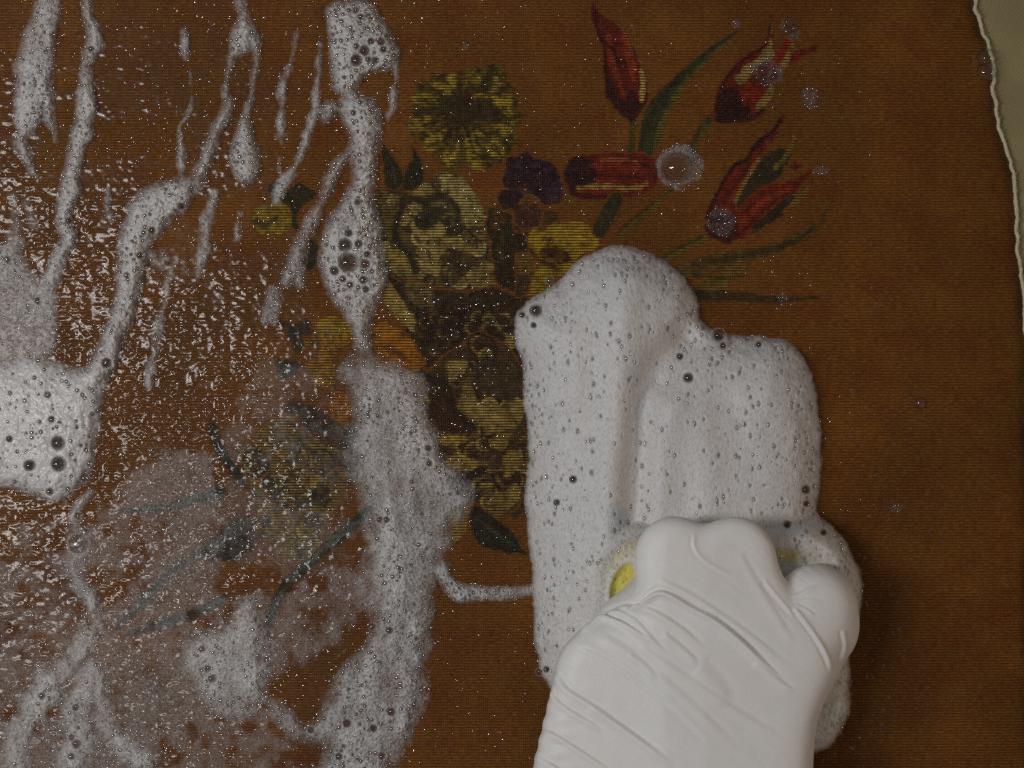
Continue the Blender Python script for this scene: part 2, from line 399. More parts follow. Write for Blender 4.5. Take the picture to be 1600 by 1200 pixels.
GRN, DGRN, OLV, YEL, DYEL = (38, 52, 26), (26, 32, 14), (78, 74, 24), (140, 116, 20), (96, 78, 16)
CRM, DBRN, BLK = (138, 118, 52), (58, 42, 18), (24, 22, 14)

# olive ground that holds the middle of the bouquet together
P.begin()
P.poly([(590, 300), (640, 284), (700, 290), (752, 330), (772, 322), (812, 300), (846, 340), (838, 400), (846, 440), (822, 480), (826, 560), (826, 700), (822, 790), (780, 808), (730, 780), (690, 750), (676, 680), (664, 600), (650, 570), (620, 500), (600, 430), (584, 360)], (50, 42, 20), 4, .96, 12)
P.mottle((34, 32, 16), .50, .66, 205, 6, 9, .8); P.mottle((84, 68, 32), .58, .70, 209, 5, 8, .6)
P.end('foliage_motif', 'olive brown foliage ground painted behind the roses', 0.06)
# upright tulip at the top
P.begin()
P.line([(988, 180, 6), (988, 205, 5), (985, 240, 6)], (62, 58, 18), al=.9)
P.poly([(926, 4), (923, 22), (926, 40), (932, 56), (939, 70), (943, 95), (946, 122), (949, 150), (957, 164), (971, 177), (983, 184), (994, 183), (1002, 172), (1010, 157), (1012, 138), (1006, 114), (998, 97), (989, 73), (979, 52), (964, 38), (944, 25), (934, 15)], RED)
P.line([(950, 55, 3), (955, 90, 5), (963, 120, 4)], ORG, 3); P.line([(975, 60, 4), (985, 95, 6), (992, 125, 4)], (140, 42, 14), 3)
P.line([(968, 120, 4), (972, 145, 3)], ORG, 3, .8)
P.line([(930, 15, 2), (932, 40, 3), (940, 62, 3), (958, 78, 3), (966, 100, 3)], DRED, 2); P.line([(945, 70, 2), (947, 110, 3), (950, 150, 4)], DRED, 2)
P.poly([(947, 118), (958, 126), (966, 150), (978, 158), (984, 138), (994, 150), (1000, 168), (992, 184), (978, 183), (960, 168), (950, 150)], (44, 12, 16), 3)
P.line([(968, 40, 2), (980, 60, 2), (988, 85, 2)], (130, 80, 40), 2, .7)
P.line([(1001, 108, 2), (1006, 132, 5), (1003, 155, 4)], CREAM, 1.5); P.line([(1010, 130, 1.5), (1010, 155, 2), (1000, 172, 2)], DRED, 1.5)
P.end('tulip_motif', 'upright red tulip painted at the top of the bouquet', 0.10)
# blade leaf
P.begin()
P.line([(1152, 50, 1.5), (1122, 70, 4), (1092, 96, 6), (1070, 117, 8), (1045, 143, 11), (1025, 172, 14), (1014, 203, 13), (1008, 242, 11)], GRN)
P.line([(1130, 72, 2), (1095, 105, 3), (1062, 140, 4), (1040, 180, 5), (1026, 225, 5)], (74, 78, 26), 2, .8)
P.line([(1075, 110, 3), (1040, 145, 4), (1012, 190, 4), (1000, 236, 4)], (24, 34, 18), 2, .8)
P.end('leaf_motif', 'long green blade leaf painted beside the upright tulip', 0.14)
# tulip with flame petals, upper right
P.begin()
P.line([(1114, 183, 6), (1098, 198, 6), (1086, 222, 6), (1078, 250, 6)], (50, 52, 22), al=.9); P.line([(1112, 192, 2), (1096, 210, 3), (1084, 240, 2)], OLV, 1.5, .8)
P.poly([(1116, 172), (1118, 152), (1128, 132), (1140, 115), (1155, 98), (1172, 86), (1190, 75), (1200, 58), (1206, 24), (1208, 26), (1206, 62), (1212, 82), (1224, 70), (1236, 57), (1240, 66), (1232, 86), (1252, 76), (1276, 71), (1270, 80), (1240, 97), (1222, 108), (1210, 122), (1207, 142), (1200, 158), (1190, 170), (1180, 184), (1160, 192), (1128, 193), (1115, 184)], (96, 20, 10))
P.poly([(1150, 124), (1162, 104), (1185, 88), (1202, 66), (1207, 32), (1205, 70), (1208, 88), (1190, 100), (1175, 112), (1160, 132)], (128, 104, 48), 2)
P.poly([(1208, 96), (1222, 74), (1236, 58), (1239, 66), (1228, 92), (1216, 108)], (124, 22, 8)); P.poly([(1236, 95), (1250, 80), (1276, 71), (1266, 84), (1244, 96)], (112, 16, 8))
P.line([(1218, 112, 5), (1228, 96, 5), (1238, 70, 3)], (122, 96, 34), 2)
P.poly([(1158, 142), (1168, 130), (1185, 132), (1196, 142), (1188, 156), (1172, 162), (1160, 156)], (120, 22, 6), 3)
P.poly([(1117, 172), (1120, 152), (1136, 138), (1152, 142), (1158, 160), (1172, 168), (1168, 182), (1150, 192), (1126, 192)], (34, 10, 14), 3)
P.line([(1206, 138, 4), (1198, 154, 6), (1184, 168, 5)], (134, 104, 40), 2); P.line([(1192, 172, 3), (1176, 184, 4), (1150, 190, 3)], (48, 14, 20), 2)
P.line([(1120, 152, 2), (1140, 116, 3), (1170, 87, 3), (1196, 68, 2), (1206, 26, 1)], (62, 10, 10), 1.5)
P.end('tulip_motif', 'open red tulip with yellow flames painted at upper right', 0.12)
# tulip with dark heart, right
P.begin()
P.line([(1104, 372, 5), (1075, 384, 6), (1050, 398, 6), (1020, 418, 5)], (84, 76, 24), al=.75); P.line([(1096, 370, 2), (1060, 388, 2), (1030, 406, 2)], (44, 44, 18), al=.8)
P.poly([(1103, 348), (1108, 320), (1125, 296), (1138, 273), (1150, 258), (1166, 252), (1174, 236), (1188, 222), (1205, 208), (1221, 182), (1224, 184), (1213, 212), (1200, 228), (1186, 250), (1172, 271), (1160, 292), (1150, 312), (1146, 340)], (104, 24, 8))
P.line([(1112, 350, 3), (1140, 300, 4), (1175, 256, 3)], (62, 14, 10), 2, .6); P.line([(1126, 340, 2), (1150, 300, 3), (1190, 240, 2)], (128, 40, 12), 2, .7)
P.line([(1104, 340, 3), (1124, 296, 3), (1148, 259, 4), (1166, 252, 3), (1180, 228, 4), (1205, 207, 3), (1222, 183, 1)], (40, 10, 12), 1.5)
P.poly([(1150, 318), (1162, 284), (1188, 250), (1214, 234), (1236, 240), (1226, 264), (1206, 284), (1182, 300), (1160, 320)], (38, 38, 24), 3)
P.line([(1148, 316, 3), (1165, 282, 3), (1188, 246, 3)], (140, 100, 34), 2, .8); P.line([(1212, 262, 4), (1228, 244, 4), (1242, 214, 3)], (112, 96, 30), 2, .8)
P.poly([(1150, 352), (1152, 330), (1170, 306), (1196, 290), (1226, 284), (1246, 280), (1264, 268), (1262, 278), (1242, 298), (1222, 312), (1202, 330), (1186, 348), (1166, 368), (1150, 373)], (112, 28, 8))
P.line([(1156, 350, 3), (1190, 318, 4), (1236, 292, 3)], (136, 42, 12), 2, .7); P.line([(1160, 362, 2), (1200, 322, 3), (1240, 298, 2)], (70, 16, 10), 2, .7); P.line([(1160, 332, 2), (1200, 298, 3)], (70, 16, 10), 2, .6)
P.line([(1246, 288, 4), (1264, 272, 2)], (100, 14, 8)); P.poly([(1232, 258), (1242, 253), (1254, 258), (1244, 264)], (84, 16, 8))
P.poly([(1172, 362), (1194, 336), (1224, 312), (1238, 309), (1218, 340), (1200, 352)], (34, 32, 26), 2.5)
P.line([(1238, 320, 4), (1252, 306, 4), (1264, 292, 2)], (112, 92, 28), 2, .7)
P.poly([(1102, 350), (1112, 330), (1140, 334), (1154, 350), (1152, 374), (1126, 378), (1105, 368)], (62, 16, 20), 3)
P.end('tulip_motif', 'red tulip with a dark green heart painted at right', 0.12)
# lying tulip
P.begin()
P.poly([(880, 277), (885, 258), (900, 245), (930, 240), (970, 238), (1000, 240), (1024, 250), (1032, 266), (1026, 286), (1010, 300), (985, 306), (950, 308), (915, 311), (892, 303)], (106, 22, 10))
P.poly([(880, 277), (886, 258), (902, 246), (922, 250), (934, 266), (930, 284), (914, 292), (894, 300)], (34, 12, 18), 4)
P.line([(925, 258, 4), (965, 262, 7), (1000, 268, 5)], (112, 26, 8), 3); P.line([(920, 272, 2), (970, 276, 3), (1010, 276, 2)], (56, 12, 10), 2, .7); P.line([(940, 250, 1.5), (985, 250, 3), (1012, 262, 3)], (124, 74, 34), 2, .8)
P.line([(904, 294, 3), (945, 291, 4), (985, 294, 4), (1012, 288, 3)], (130, 100, 34), 2); P.line([(892, 302, 3), (930, 308, 4), (975, 304, 3)], (58, 12, 14), 2)
P.line([(1000, 254, 3), (1020, 268, 4), (1024, 284, 2)], (70, 16, 10), 2)
P.end('tulip_motif', 'red tulip lying on its side beside the dark pansy', 0.12)
# stems and blades at the right of the bouquet
P.begin()
P.line([(962, 312, 11), (945, 345, 12), (930, 372, 9)], (36, 42, 18)); P.line([(1048, 298, 4), (1010, 330, 6), (970, 370, 6)], (84, 74, 24), al=.7); P.line([(1052, 296, 1.5), (1008, 326, 2), (966, 364, 2)], (46, 42, 18), al=.8)
P.end('stem_motif', 'green stems painted under the lying tulip', 0.16)
P.begin()
P.line([(1070, 424, 12), (1130, 406, 13), (1190, 394, 9), (1245, 372, 7), (1280, 348, 4), (1302, 312, 2)], (76, 66, 22), al=.75)
P.line([(1084, 412, 4), (1150, 402, 4), (1230, 382, 5), (1266, 360, 3)], (46, 44, 20), al=.85)
P.line([(1090, 452, 8), (1125, 444, 12), (1140, 426, 8), (1166, 420, 3)], (90, 80, 24), 3, .7); P.line([(1092, 462, 9), (1140, 462, 8), (1215, 468, 5), (1280, 465, 2)], (40, 42, 20), al=.85)
P.line([(1085, 430, 4), (1130, 434, 3), (1165, 430, 2)], (50, 50, 20), al=.8)
P.end('leaf_motif', 'faded olive leaves painted right of the thick foam', 0.16)
# yellow ruffled flower
P.begin()
P.poly([(640, 186), (645, 160), (656, 135), (672, 119), (692, 115), (716, 122), (738, 106), (768, 104), (791, 112), (794, 134), (804, 150), (808, 170), (824, 182), (806, 192), (806, 214), (792, 238), (766, 260), (746, 256), (722, 264), (690, 262), (682, 244), (668, 232), (646, 214)], (80, 66, 16), 2, 1, 20)
for a, r0, r1, w in [(200, 42, 80, 13), (232, 38, 72, 13), (255, 30, 60, 12), (290, 30, 68, 14), (318, 40, 88, 13), (345, 46, 84, 11), (20, 52, 84, 12), (48, 40, 92, 14), (75, 36, 90, 14), (105, 36, 88, 13), (135, 40, 78, 14), (165, 36, 80, 15)]:
    t = math.radians(a); ca, sa = math.cos(t), math.sin(t)
    P.line([(722 + ca * r0, 176 + sa * r0, w * .35), (722 + ca * (r0 + r1) / 2, 176 + sa * (r0 + r1) / 2, w * .8), (722 + ca * (r1 - 6), 176 + sa * (r1 - 6), w * .7)], YEL if a % 2 else (128, 108, 22), 4, .95)
for a in range(0, 360, 24):
    t = math.radians(a + 7 * math.sin(a)); ca, sa = math.cos(t), math.sin(t); L = 54 + 24 * math.sin(a * 1.7)
    P.line([(722 + ca * 12, 176 + sa * 12, 4), (722 + ca * L * .6, 176 + sa * L * .6, 3), (722 + ca * L, 176 + sa * L, 1)], (38, 34, 14), 2, .9)
P.poly([(684, 160), (716, 148), (744, 132), (766, 120), (772, 134), (756, 152), (782, 160), (788, 184), (766, 178), (744, 184), (722, 196), (700, 182), (668, 184), (655, 176)], (40, 36, 16), 6, .85, 9)
P.line([(740, 150, 3), (772, 154, 6), (794, 176, 5), (800, 200, 4)], YEL, 3); P.line([(752, 178, 4), (770, 176, 5), (780, 190, 3)], (54, 32, 14), 3, .8)
P.mottle((30, 28, 12), .47, .62, 201, 5, 8, .8)
P.end('flower_motif', 'ruffled yellow flower painted above the cream roses', 0.12)
# two dark pointed leaves
P.begin()
P.poly([(598, 228), (612, 242), (626, 262), (632, 282), (620, 296), (604, 290), (600, 262)], (30, 36, 16)); P.poly([(642, 226), (652, 240), (662, 262), (664, 280), (648, 294), (628, 292), (634, 262), (646, 250)], (26, 32, 16))
P.line([(604, 240, 1), (616, 268, 2), (618, 288, 1)], (58, 62, 30), 1.5, .6); P.end('leaf_motif', 'pair of dark pointed leaves painted above the cream roses', 0.14)

def blot(n, seed, box, colors, r0, r1, bend=0.8, al=0.9):
    """curved petal strokes scattered in a box"""
    r = np.random.default_rng(seed)
    for k in range(n):
        x = r.uniform(box[0], box[2]); y = r.uniform(box[1], box[3]); a = r.uniform(0, 6.28); L = r.uniform(14, 34); w = r.uniform(r0, r1)
        b = a + r.uniform(-bend, bend); c = colors[r.integers(len(colors))]
        P.line([(x, y, w * .4), (x + math.cos(a) * L * .5, y + math.sin(a) * L * .5, w), (x + math.cos(a) * L * .5 + math.cos(b) * L * .5, y + math.sin(a) * L * .5 + math.sin(b) * L * .5, w * .3)], c, 2, al)
def petal(cx, cy, ang, L, wd, fill, rim, dark, al=.95):
    t = math.radians(ang); u = np.array([math.cos(t), math.sin(t)]); w = np.array([-u[1], u[0]])
    q = lambda a, b: (cx + u[0] * a * L + w[0] * b * wd, cy + u[1] * a * L + w[1] * b * wd)
    P.poly([q(-.1, -.3), q(.35, -1.12), q(.95, -.85), q(1.14, 0), q(.95, .85), q(.35, 1.12), q(-.1, .3)], dark, 1.2, .9, 3)
    P.poly([q(0, -.2), q(.4, -.95), q(.88, -.7), q(1.02, 0), q(.88, .7), q(.4, .95), q(0, .2)], fill, 1.3, al, 3)
    P.line([(*q(.45, -.85), 1.2), (*q(.86, -.55), 2.4), (*q(.97, .1), 2.8), (*q(.8, .7), 1.6)], rim, 1.2, .95, 2)
    P.line([(*q(.0, 0), 4), (*q(.35, .08), 3), (*q(.62, .05), 1)], dark, 1.6, .9, 2); P.line([(*q(.1, -.25), 2), (*q(.55, -.5), .9)], dark, 1.2, .75, 2); P.line([(*q(.1, .3), 2), (*q(.5, .5), .9)], dark, 1.2, .6, 2)
def sprinkle(n, seed, pts, tones, l0, l1):
    r = np.random.default_rng(seed); pg = spline(pts, True, 3); x0, y0 = pg.min(0)[:2]; x1, y1 = pg.max(0)[:2]
    for k in range(n):
        x, y = r.uniform(x0, x1), r.uniform(y0, y1)
        if poly_sdf(pg, np.array([[x]], np.float32), np.array([[y]], np.float32))[0, 0] < 3: continue
        fi, ri, da = tones[r.integers(len(tones))]; L = r.uniform(l0, l1); petal(x, y, r.uniform(0, 360), L, L * r.uniform(.4, .62), fi, ri, da)
def rose(cx, cy, R, seed, tones, n=9):
    r = np.random.default_rng(seed)
    for ring, (f, m) in enumerate([(0.62, n), (0.36, n - 3), (0.10, 4)]):
        for k in range(m):
            a = 360 * k / m + r.uniform(-14, 14) + ring * 25; t = math.radians(a); fi, ri, da = tones[r.integers(len(tones))]
            petal(cx + math.cos(t) * R * f * .8, cy + math.sin(t) * R * f * .8, a + r.uniform(-30, 30), R * (.46 - ring * .07) * r.uniform(.85, 1.15), R * .22 * r.uniform(.8, 1.2), fi, ri, da)
TN = [((90, 78, 36), (156, 138, 70), (30, 27, 14)), ((112, 94, 42), (150, 132, 68), (42, 36, 18)), ((72, 60, 30), (126, 108, 52), (30, 28, 16)), ((124, 104, 48), (154, 138, 76), (52, 40, 20))]
TB = [((76, 56, 24), (132, 106, 44), (34, 24, 14)), ((98, 76, 32), (140, 114, 48), (40, 26, 16)), ((54, 40, 20), (112, 88, 38), (26, 20, 14)), ((112, 90, 36), (146, 120, 52), (44, 30, 16))]
TY = [((104, 84, 34), (140, 116, 48), (44, 42, 26)), ((122, 98, 38), (146, 122, 52), (50, 48, 28)), ((76, 68, 34), (126, 104, 42), (36, 38, 24))]
# cream rose, upper
P.begin()
P.poly([(582, 330), (588, 300), (606, 292), (630, 300), (648, 284), (672, 282), (690, 268), (716, 276), (732, 296), (746, 318), (756, 332), (744, 350), (764, 376), (776, 402), (766, 430), (740, 452), (700, 462), (664, 450), (630, 440), (606, 420), (596, 380), (584, 358)], (80, 66, 28), 3)
sprinkle(34, 41, [(592, 310), (650, 290), (716, 290), (750, 340), (776, 410), (740, 452), (650, 446), (606, 420), (588, 360)], TN, 22, 40)
P.poly([(690, 272), (716, 278), (732, 298), (748, 322), (754, 334), (738, 352), (722, 344), (716, 318), (694, 310), (688, 290)], (134, 118, 58), 4); P.line([(720, 282, 5), (736, 305, 6), (750, 330, 4)], (146, 134, 72), 4, .8)
P.poly([(646, 288), (664, 284), (678, 296), (676, 308), (652, 306), (638, 300)], (128, 110, 46), 3)
P.poly([(584, 330), (600, 318), (622, 330), (628, 352), (612, 366), (592, 356)], (92, 78, 34), 5, .9)
P.poly([(660, 318), (690, 302), (712, 316), (722, 342), (718, 364), (700, 366), (690, 350), (676, 340), (664, 336)], (44, 42, 22), 4); P.line([(672, 320, 3), (694, 318, 5), (706, 334, 4), (708, 352, 3)], (98, 90, 46), 3, .8)
P.poly([(620, 332), (634, 320), (650, 318), (652, 332), (642, 346), (630, 356), (620, 348)], (132, 112, 50), 3); P.line([(636, 330, 3), (646, 340, 3)], (96, 80, 34), 2)
P.poly([(640, 352), (650, 346), (660, 356), (680, 350), (694, 354), (694, 366), (678, 376), (656, 374)], (136, 118, 54), 3); P.poly([(650, 338), (668, 334), (684, 344), (676, 354), (662, 360), (650, 350)], (36, 36, 20), 3)
P.line([(616, 300, 5), (630, 312, 6), (622, 340, 5), (618, 366, 5), (632, 390, 6), (650, 420, 6)], (30, 32, 18), 3); P.line([(640, 310, 4), (668, 312, 6), (700, 300, 4)], (34, 34, 18), 3, .9)
P.poly([(594, 384), (612, 386), (630, 394), (640, 414), (626, 432), (608, 418)], (124, 106, 44), 3); P.poly([(656, 384), (680, 380), (690, 404), (684, 432), (668, 424), (656, 404)], (130, 112, 50), 4); P.line([(668, 392, 3), (676, 415, 3)], (92, 76, 34), 2)
P.line([(690, 396, 3), (696, 380, 7), (724, 384, 7), (734, 392, 3)], (124, 106, 46), 3); P.line([(692, 402, 5), (712, 408, 6), (720, 420, 5)], (48, 38, 22), 3, .9)
P.poly([(738, 420), (760, 408), (780, 414), (794, 430), (776, 450), (748, 454), (734, 440)], (122, 104, 46), 4)
P.line([(704, 440, 10), (716, 424, 8), (700, 410, 6)], (40, 34, 20), 4, .85); blot(8, 5, (596, 300, 770, 450), [(128, 110, 50), (104, 88, 40), (44, 40, 20), (66, 52, 26)], 2, 5)
P.mottle((46, 40, 20), .58, .72, 211, 6, 12, .5)
P.end('rose_motif', 'upper cream rose painted in the middle of the bouquet', 0.12)
# pansy
P.begin()
P.poly([(788, 270), (794, 250), (810, 245), (822, 235), (832, 246), (852, 250), (868, 258), (876, 278), (880, 300), (872, 316), (852, 318), (838, 306), (820, 300), (800, 298), (786, 290)], (26, 17, 30))
P.poly([(778, 312), (786, 296), (804, 294), (820, 302), (812, 318), (798, 328), (784, 324)], (30, 24, 26)); P.line([(826, 300, 3), (812, 294, 3)], (84, 46, 16), 2)
P.poly([(806, 322), (830, 318), (846, 328), (842, 350), (822, 360), (806, 350)], (44, 24, 28), 4, .85)
P.poly([(858, 296), (878, 288), (880, 304), (868, 316), (852, 312)], (54, 36, 52), 3, .8); P.mottle((58, 40, 50), .58, .7, 221, 4, 5, .6)
P.end('pansy_motif', 'dark purple pansy painted left of the lying tulip', 0.12)
# foliage between rose and yellow flower
P.begin()
P.poly([(766, 322), (786, 330), (802, 330), (800, 356), (820, 366), (824, 390), (812, 412), (806, 440), (800, 470), (782, 450), (772, 420), (766, 380), (762, 350)], (34, 34, 16), 3)
P.poly([(774, 326), (792, 324), (794, 344), (780, 360), (768, 372), (764, 344)], (78, 48, 16), 3, .9); P.line([(770, 330, 1.5), (762, 350, 2), (766, 372, 2)], (36, 36, 16)); P.line([(786, 350, 3), (780, 385, 4), (790, 420, 3)], (60, 58, 26), 2, .7)
P.poly([(848, 336), (862, 326), (872, 338), (862, 350), (846, 352)], (48, 46, 20), 3, .8); P.mottle((22, 22, 12), .5, .66, 231, 6, 8, .7)
P.end('leaf_motif', 'dark green foliage painted between rose and yellow pansy', 0.10)
# yellow pansy at the foam
P.begin()
P.poly([(826, 366), (838, 356), (850, 366), (858, 352), (880, 346), (906, 346), (922, 358), (936, 376), (928, 392), (904, 404), (896, 420), (880, 430), (860, 440), (852, 462), (838, 478), (828, 462), (830, 440), (842, 420), (850, 408), (836, 392), (826, 380)], (138, 108, 14))
P.poly([(846, 392), (862, 384), (884, 392), (892, 406), (872, 412), (860, 404), (848, 402)], (54, 26, 14), 3); P.line([(850, 372, 3), (862, 378, 3), (852, 386, 3)], (84, 62, 14), 2); P.line([(868, 358, 3), (890, 362, 4), (912, 374, 3)], (152, 124, 22), 4, .8)
P.line([(848, 410, 4), (862, 414, 5), (870, 422, 4)], (36, 24, 14), 3, .9); P.poly([(806, 400), (824, 398), (836, 408), (830, 424), (810, 428)], (94, 70, 22), 4, .85); P.mottle((88, 66, 14), .56, .7, 241, 5, 9, .6)
P.end('flower_motif', 'yellow pansy painted at the upper left rim of the thick foam', 0.14)
# dark brown foliage in the middle of the bouquet and the orange blooms
P.begin()
P.poly([(604, 424), (624, 438), (650, 446), (690, 452), (730, 456), (772, 448), (806, 462), (822, 480), (818, 540), (800, 560), (760, 540), (730, 560), (700, 570), (672, 574), (652, 560), (640, 530), (624, 500), (612, 470)], (44, 36, 20), 4)
P.poly([(600, 432), (616, 446), (632, 470), (650, 500), (646, 516), (628, 508), (612, 490), (600, 470)], (132, 106, 42), 4); P.line([(606, 432, 2), (626, 460, 3), (640, 486, 3)], (40, 34, 18), 2); P.poly([(634, 444), (652, 440), (676, 452), (676, 478), (656, 480), (640, 466)], (96, 80, 40), 4, .9)
P.line([(628, 474, 3), (640, 500, 4), (650, 515, 4)], (144, 120, 52), 3); blot(20, 9, (650, 460, 810, 560), [(28, 26, 16), (60, 36, 20), (78, 54, 26), (36, 30, 18)], 3, 8)
P.poly([(742, 526), (752, 510), (758, 516), (750, 534), (734, 546), (722, 540)], (122, 104, 50), 2); P.poly([(786, 506), (800, 500), (806, 530), (796, 552), (784, 540)], (118, 102, 46), 3); rose(700, 512, 50, 34, [((50, 38, 22), (84, 62, 30), (26, 22, 14)), ((38, 30, 18), (68, 48, 24), (24, 20, 14))], 7); rose(766, 520, 44, 36, [((60, 50, 26), (112, 92, 44), (28, 24, 14))], 6)
P.mottle((22, 20, 14), .56, .7, 251, 5, 7, .6)
P.end('dark_foliage_motif', 'dark brown foliage painted across the middle of the bouquet', 0.08)
P.begin()
P.poly([(484, 512), (500, 498), (524, 496), (546, 508), (552, 530), (536, 545), (520, 560), (524, 588), (508, 606), (488, 596), (480, 570), (488, 548), (474, 532)], (138, 92, 10)); P.poly([(500, 500), (524, 498), (544, 510), (546, 524), (520, 530), (500, 524)], (132, 106, 16), 4)
P.line([(478, 530, 3), (496, 540, 5), (490, 560, 4)], (76, 50, 12), 3, .8); P.mottle((80, 52, 10), .56, .7, 261, 5, 9, .6); P.end('flower_motif', 'amber flower painted left of the foam column', 0.14)
P.begin()
P.poly([(580, 520), (596, 502), (618, 510), (638, 528), (656, 552), (662, 566), (648, 578), (622, 568), (600, 556), (584, 546)], (146, 86, 10)); P.line([(590, 540, 4), (616, 548, 5), (640, 566, 3)], (92, 50, 12), 3, .8); P.line([(604, 512, 3), (626, 530, 4)], (156, 100, 16), 3, .8)
P.poly([(516, 620), (530, 612), (544, 622), (548, 648), (540, 664), (524, 656), (514, 640)], (146, 82, 8)); P.mottle((92, 54, 10), .56, .7, 271, 5, 9, .6); P.end('flower_motif', 'two orange blooms painted beside the middle suds', 0.15)
# cream rose, lower
P.begin()
P.poly([(664, 600), (690, 560), (720, 545), (752, 530), (786, 536), (806, 560), (820, 590), (824, 660), (824, 720), (816, 770), (800, 800), (770, 806), (740, 780), (706, 762), (690, 740), (684, 690), (668, 650)], (62, 46, 22), 4)
sprinkle(44, 43, [(674, 600), (720, 556), (780, 540), (816, 590), (822, 700), (812, 780), (770, 800), (706, 756), (686, 690)], TB, 22, 42)
P.poly([(694, 568), (712, 562), (730, 568), (722, 584), (706, 592)], (130, 108, 46), 3); P.poly([(724, 600), (736, 594), (742, 620), (762, 632), (800, 628), (818, 640), (810, 662), (788, 672), (766, 672), (738, 658), (720, 640)], (124, 100, 42), 4)
P.poly([(740, 574), (772, 556), (800, 570), (812, 600), (806, 626), (780, 624), (752, 612), (742, 594)], (58, 48, 26), 5); P.line([(730, 610, 3), (744, 632, 4), (776, 650, 5)], (138, 114, 50), 3, .8)
P.poly([(684, 682), (706, 680), (734, 682), (730, 690), (706, 694), (688, 694)], (132, 106, 34), 2); P.poly([(694, 722), (716, 712), (736, 716), (750, 724), (736, 734), (708, 734)], (134, 108, 36), 3); P.poly([(762, 690), (784, 680), (800, 676), (790, 700), (772, 702)], (124, 98, 36), 3)
P.poly([(786, 712), (806, 704), (818, 710), (804, 738), (792, 746), (786, 730)], (134, 106, 40), 3); P.poly([(692, 738), (722, 742), (760, 728), (756, 740), (730, 752), (706, 758)], (28, 22, 14), 3); P.poly([(668, 604), (690, 600), (706, 622), (730, 660), (748, 672), (720, 678), (690, 670), (672, 640)], (46, 28, 16), 4)
P.line([(654, 580, 6), (676, 594, 8), (700, 604, 6), (710, 640, 5), (740, 668, 6)], (26, 24, 16), 3); P.poly([(756, 776), (776, 770), (800, 768), (808, 780), (790, 800), (770, 806)], (116, 92, 38), 4); P.poly([(792, 766), (806, 756), (812, 774), (800, 792)], (128, 104, 44), 3)
blot(10, 15, (690, 690, 815, 770), [(96, 72, 28), (40, 28, 16), (116, 90, 34), (52, 36, 20)], 2, 5); P.mottle((38, 28, 16), .58, .72, 281, 6, 12, .5)
P.poly([(704, 812), (716, 796), (734, 792), (730, 812), (722, 838), (706, 846)], (128, 104, 44), 4, .85)
P.end('rose_motif', 'lower brown and cream rose painted left of the thick foam', 0.12)
P.begin()
P.poly([(734, 802), (746, 792), (768, 806), (790, 820), (806, 838), (820, 864), (806, 866), (776, 860), (750, 850), (738, 828)], (24, 32, 22)); P.line([(742, 808, 2), (774, 832, 3), (808, 856, 2)], (52, 66, 48), 2, .6); P.end('leaf_motif', 'dark green leaf painted below the lower rose', 0.14)
# left, half washed over
P.begin()
P.poly([(396, 332), (404, 322), (422, 320), (440, 316), (454, 330), (458, 350), (440, 364), (416, 366), (398, 354)], (124, 98, 14)); P.line([(400, 346, 6), (418, 352, 5), (430, 340, 5)], (52, 46, 16), 3, .85)
P.poly([(420, 290), (432, 284), (444, 300), (462, 288), (486, 294), (492, 306), (474, 320), (464, 340), (468, 360), (456, 352), (452, 324), (434, 314), (424, 304)], (32, 36, 16)); P.end('flower_motif', 'small yellow flower with dark leaves painted left of the bouquet', 0.12)
P.begin()
P.poly([(436, 500), (458, 506), (476, 494), (490, 520), (474, 528), (470, 552), (452, 540), (446, 522)], (36, 38, 34), 4, .9, 14); P.poly([(430, 566), (450, 560), (470, 570), (456, 590), (438, 592)], (42, 44, 36), 4); P.poly([(484, 376), (496, 384), (494, 410), (484, 428), (478, 410)], (34, 38, 20), 3)
P.poly([(440, 640), (470, 628), (500, 640), (530, 660), (560, 680), (556, 740), (544, 760), (524, 740), (506, 700), (470, 660)], (44, 42, 28), 6, .9, 12); P.end('leaf_motif', 'dark bluish leaves painted left of the amber flower', 0.10)
P.begin()
P.poly([(392, 700), (410, 668), (440, 652), (466, 660), (476, 690), (500, 720), (530, 730), (542, 752), (530, 780), (516, 806), (500, 840), (480, 870), (450, 880), (424, 860), (410, 820), (396, 780), (388, 740)], (112, 88, 34), 6, .95, 12)
sprinkle(30, 45, [(398, 700), (440, 660), (476, 690), (536, 750), (500, 840), (450, 874), (404, 790)], TY, 22, 40)
blot(8, 21, (395, 670, 520, 850), [(128, 102, 38), (44, 42, 26), (60, 56, 34), (138, 112, 44), (84, 66, 28)], 3, 8); P.mottle((44, 42, 26), .58, .72, 291, 12, 14, .6); P.end('rose_motif', 'washed out yellow rose painted at the lower left', 0.12)
P.begin()
P.line([(190, 798, 5), (230, 796, 6), (262, 792, 6), (300, 782, 8), (344, 768, 8)], (40, 44, 26)); P.line([(330, 664, 6), (342, 700, 8), (366, 736, 8), (382, 760, 5)], (38, 42, 30), 3)
P.poly([(330, 850), (350, 820), (384, 806), (398, 830), (384, 868), (350, 876), (322, 872)], (34, 36, 26), 5, .95, 8); P.line([(186, 980, 4), (218, 946, 8), (250, 910, 8), (290, 880, 6), (340, 846, 8)], (44, 44, 24)); P.line([(200, 990, 3), (252, 976, 8), (302, 960, 9), (350, 936, 7)], (46, 46, 26))
P.line([(600, 776, 8), (560, 812, 9), (528, 840, 9), (488, 876, 9), (450, 912, 9), (430, 946, 8), (414, 990, 4)], (34, 38, 20)); P.line([(530, 836, 3), (480, 880, 4), (440, 928, 3)], (62, 64, 30), 2, .7)
P.end('branch_motif', 'dark green stems painted across the lower left', 0.14)

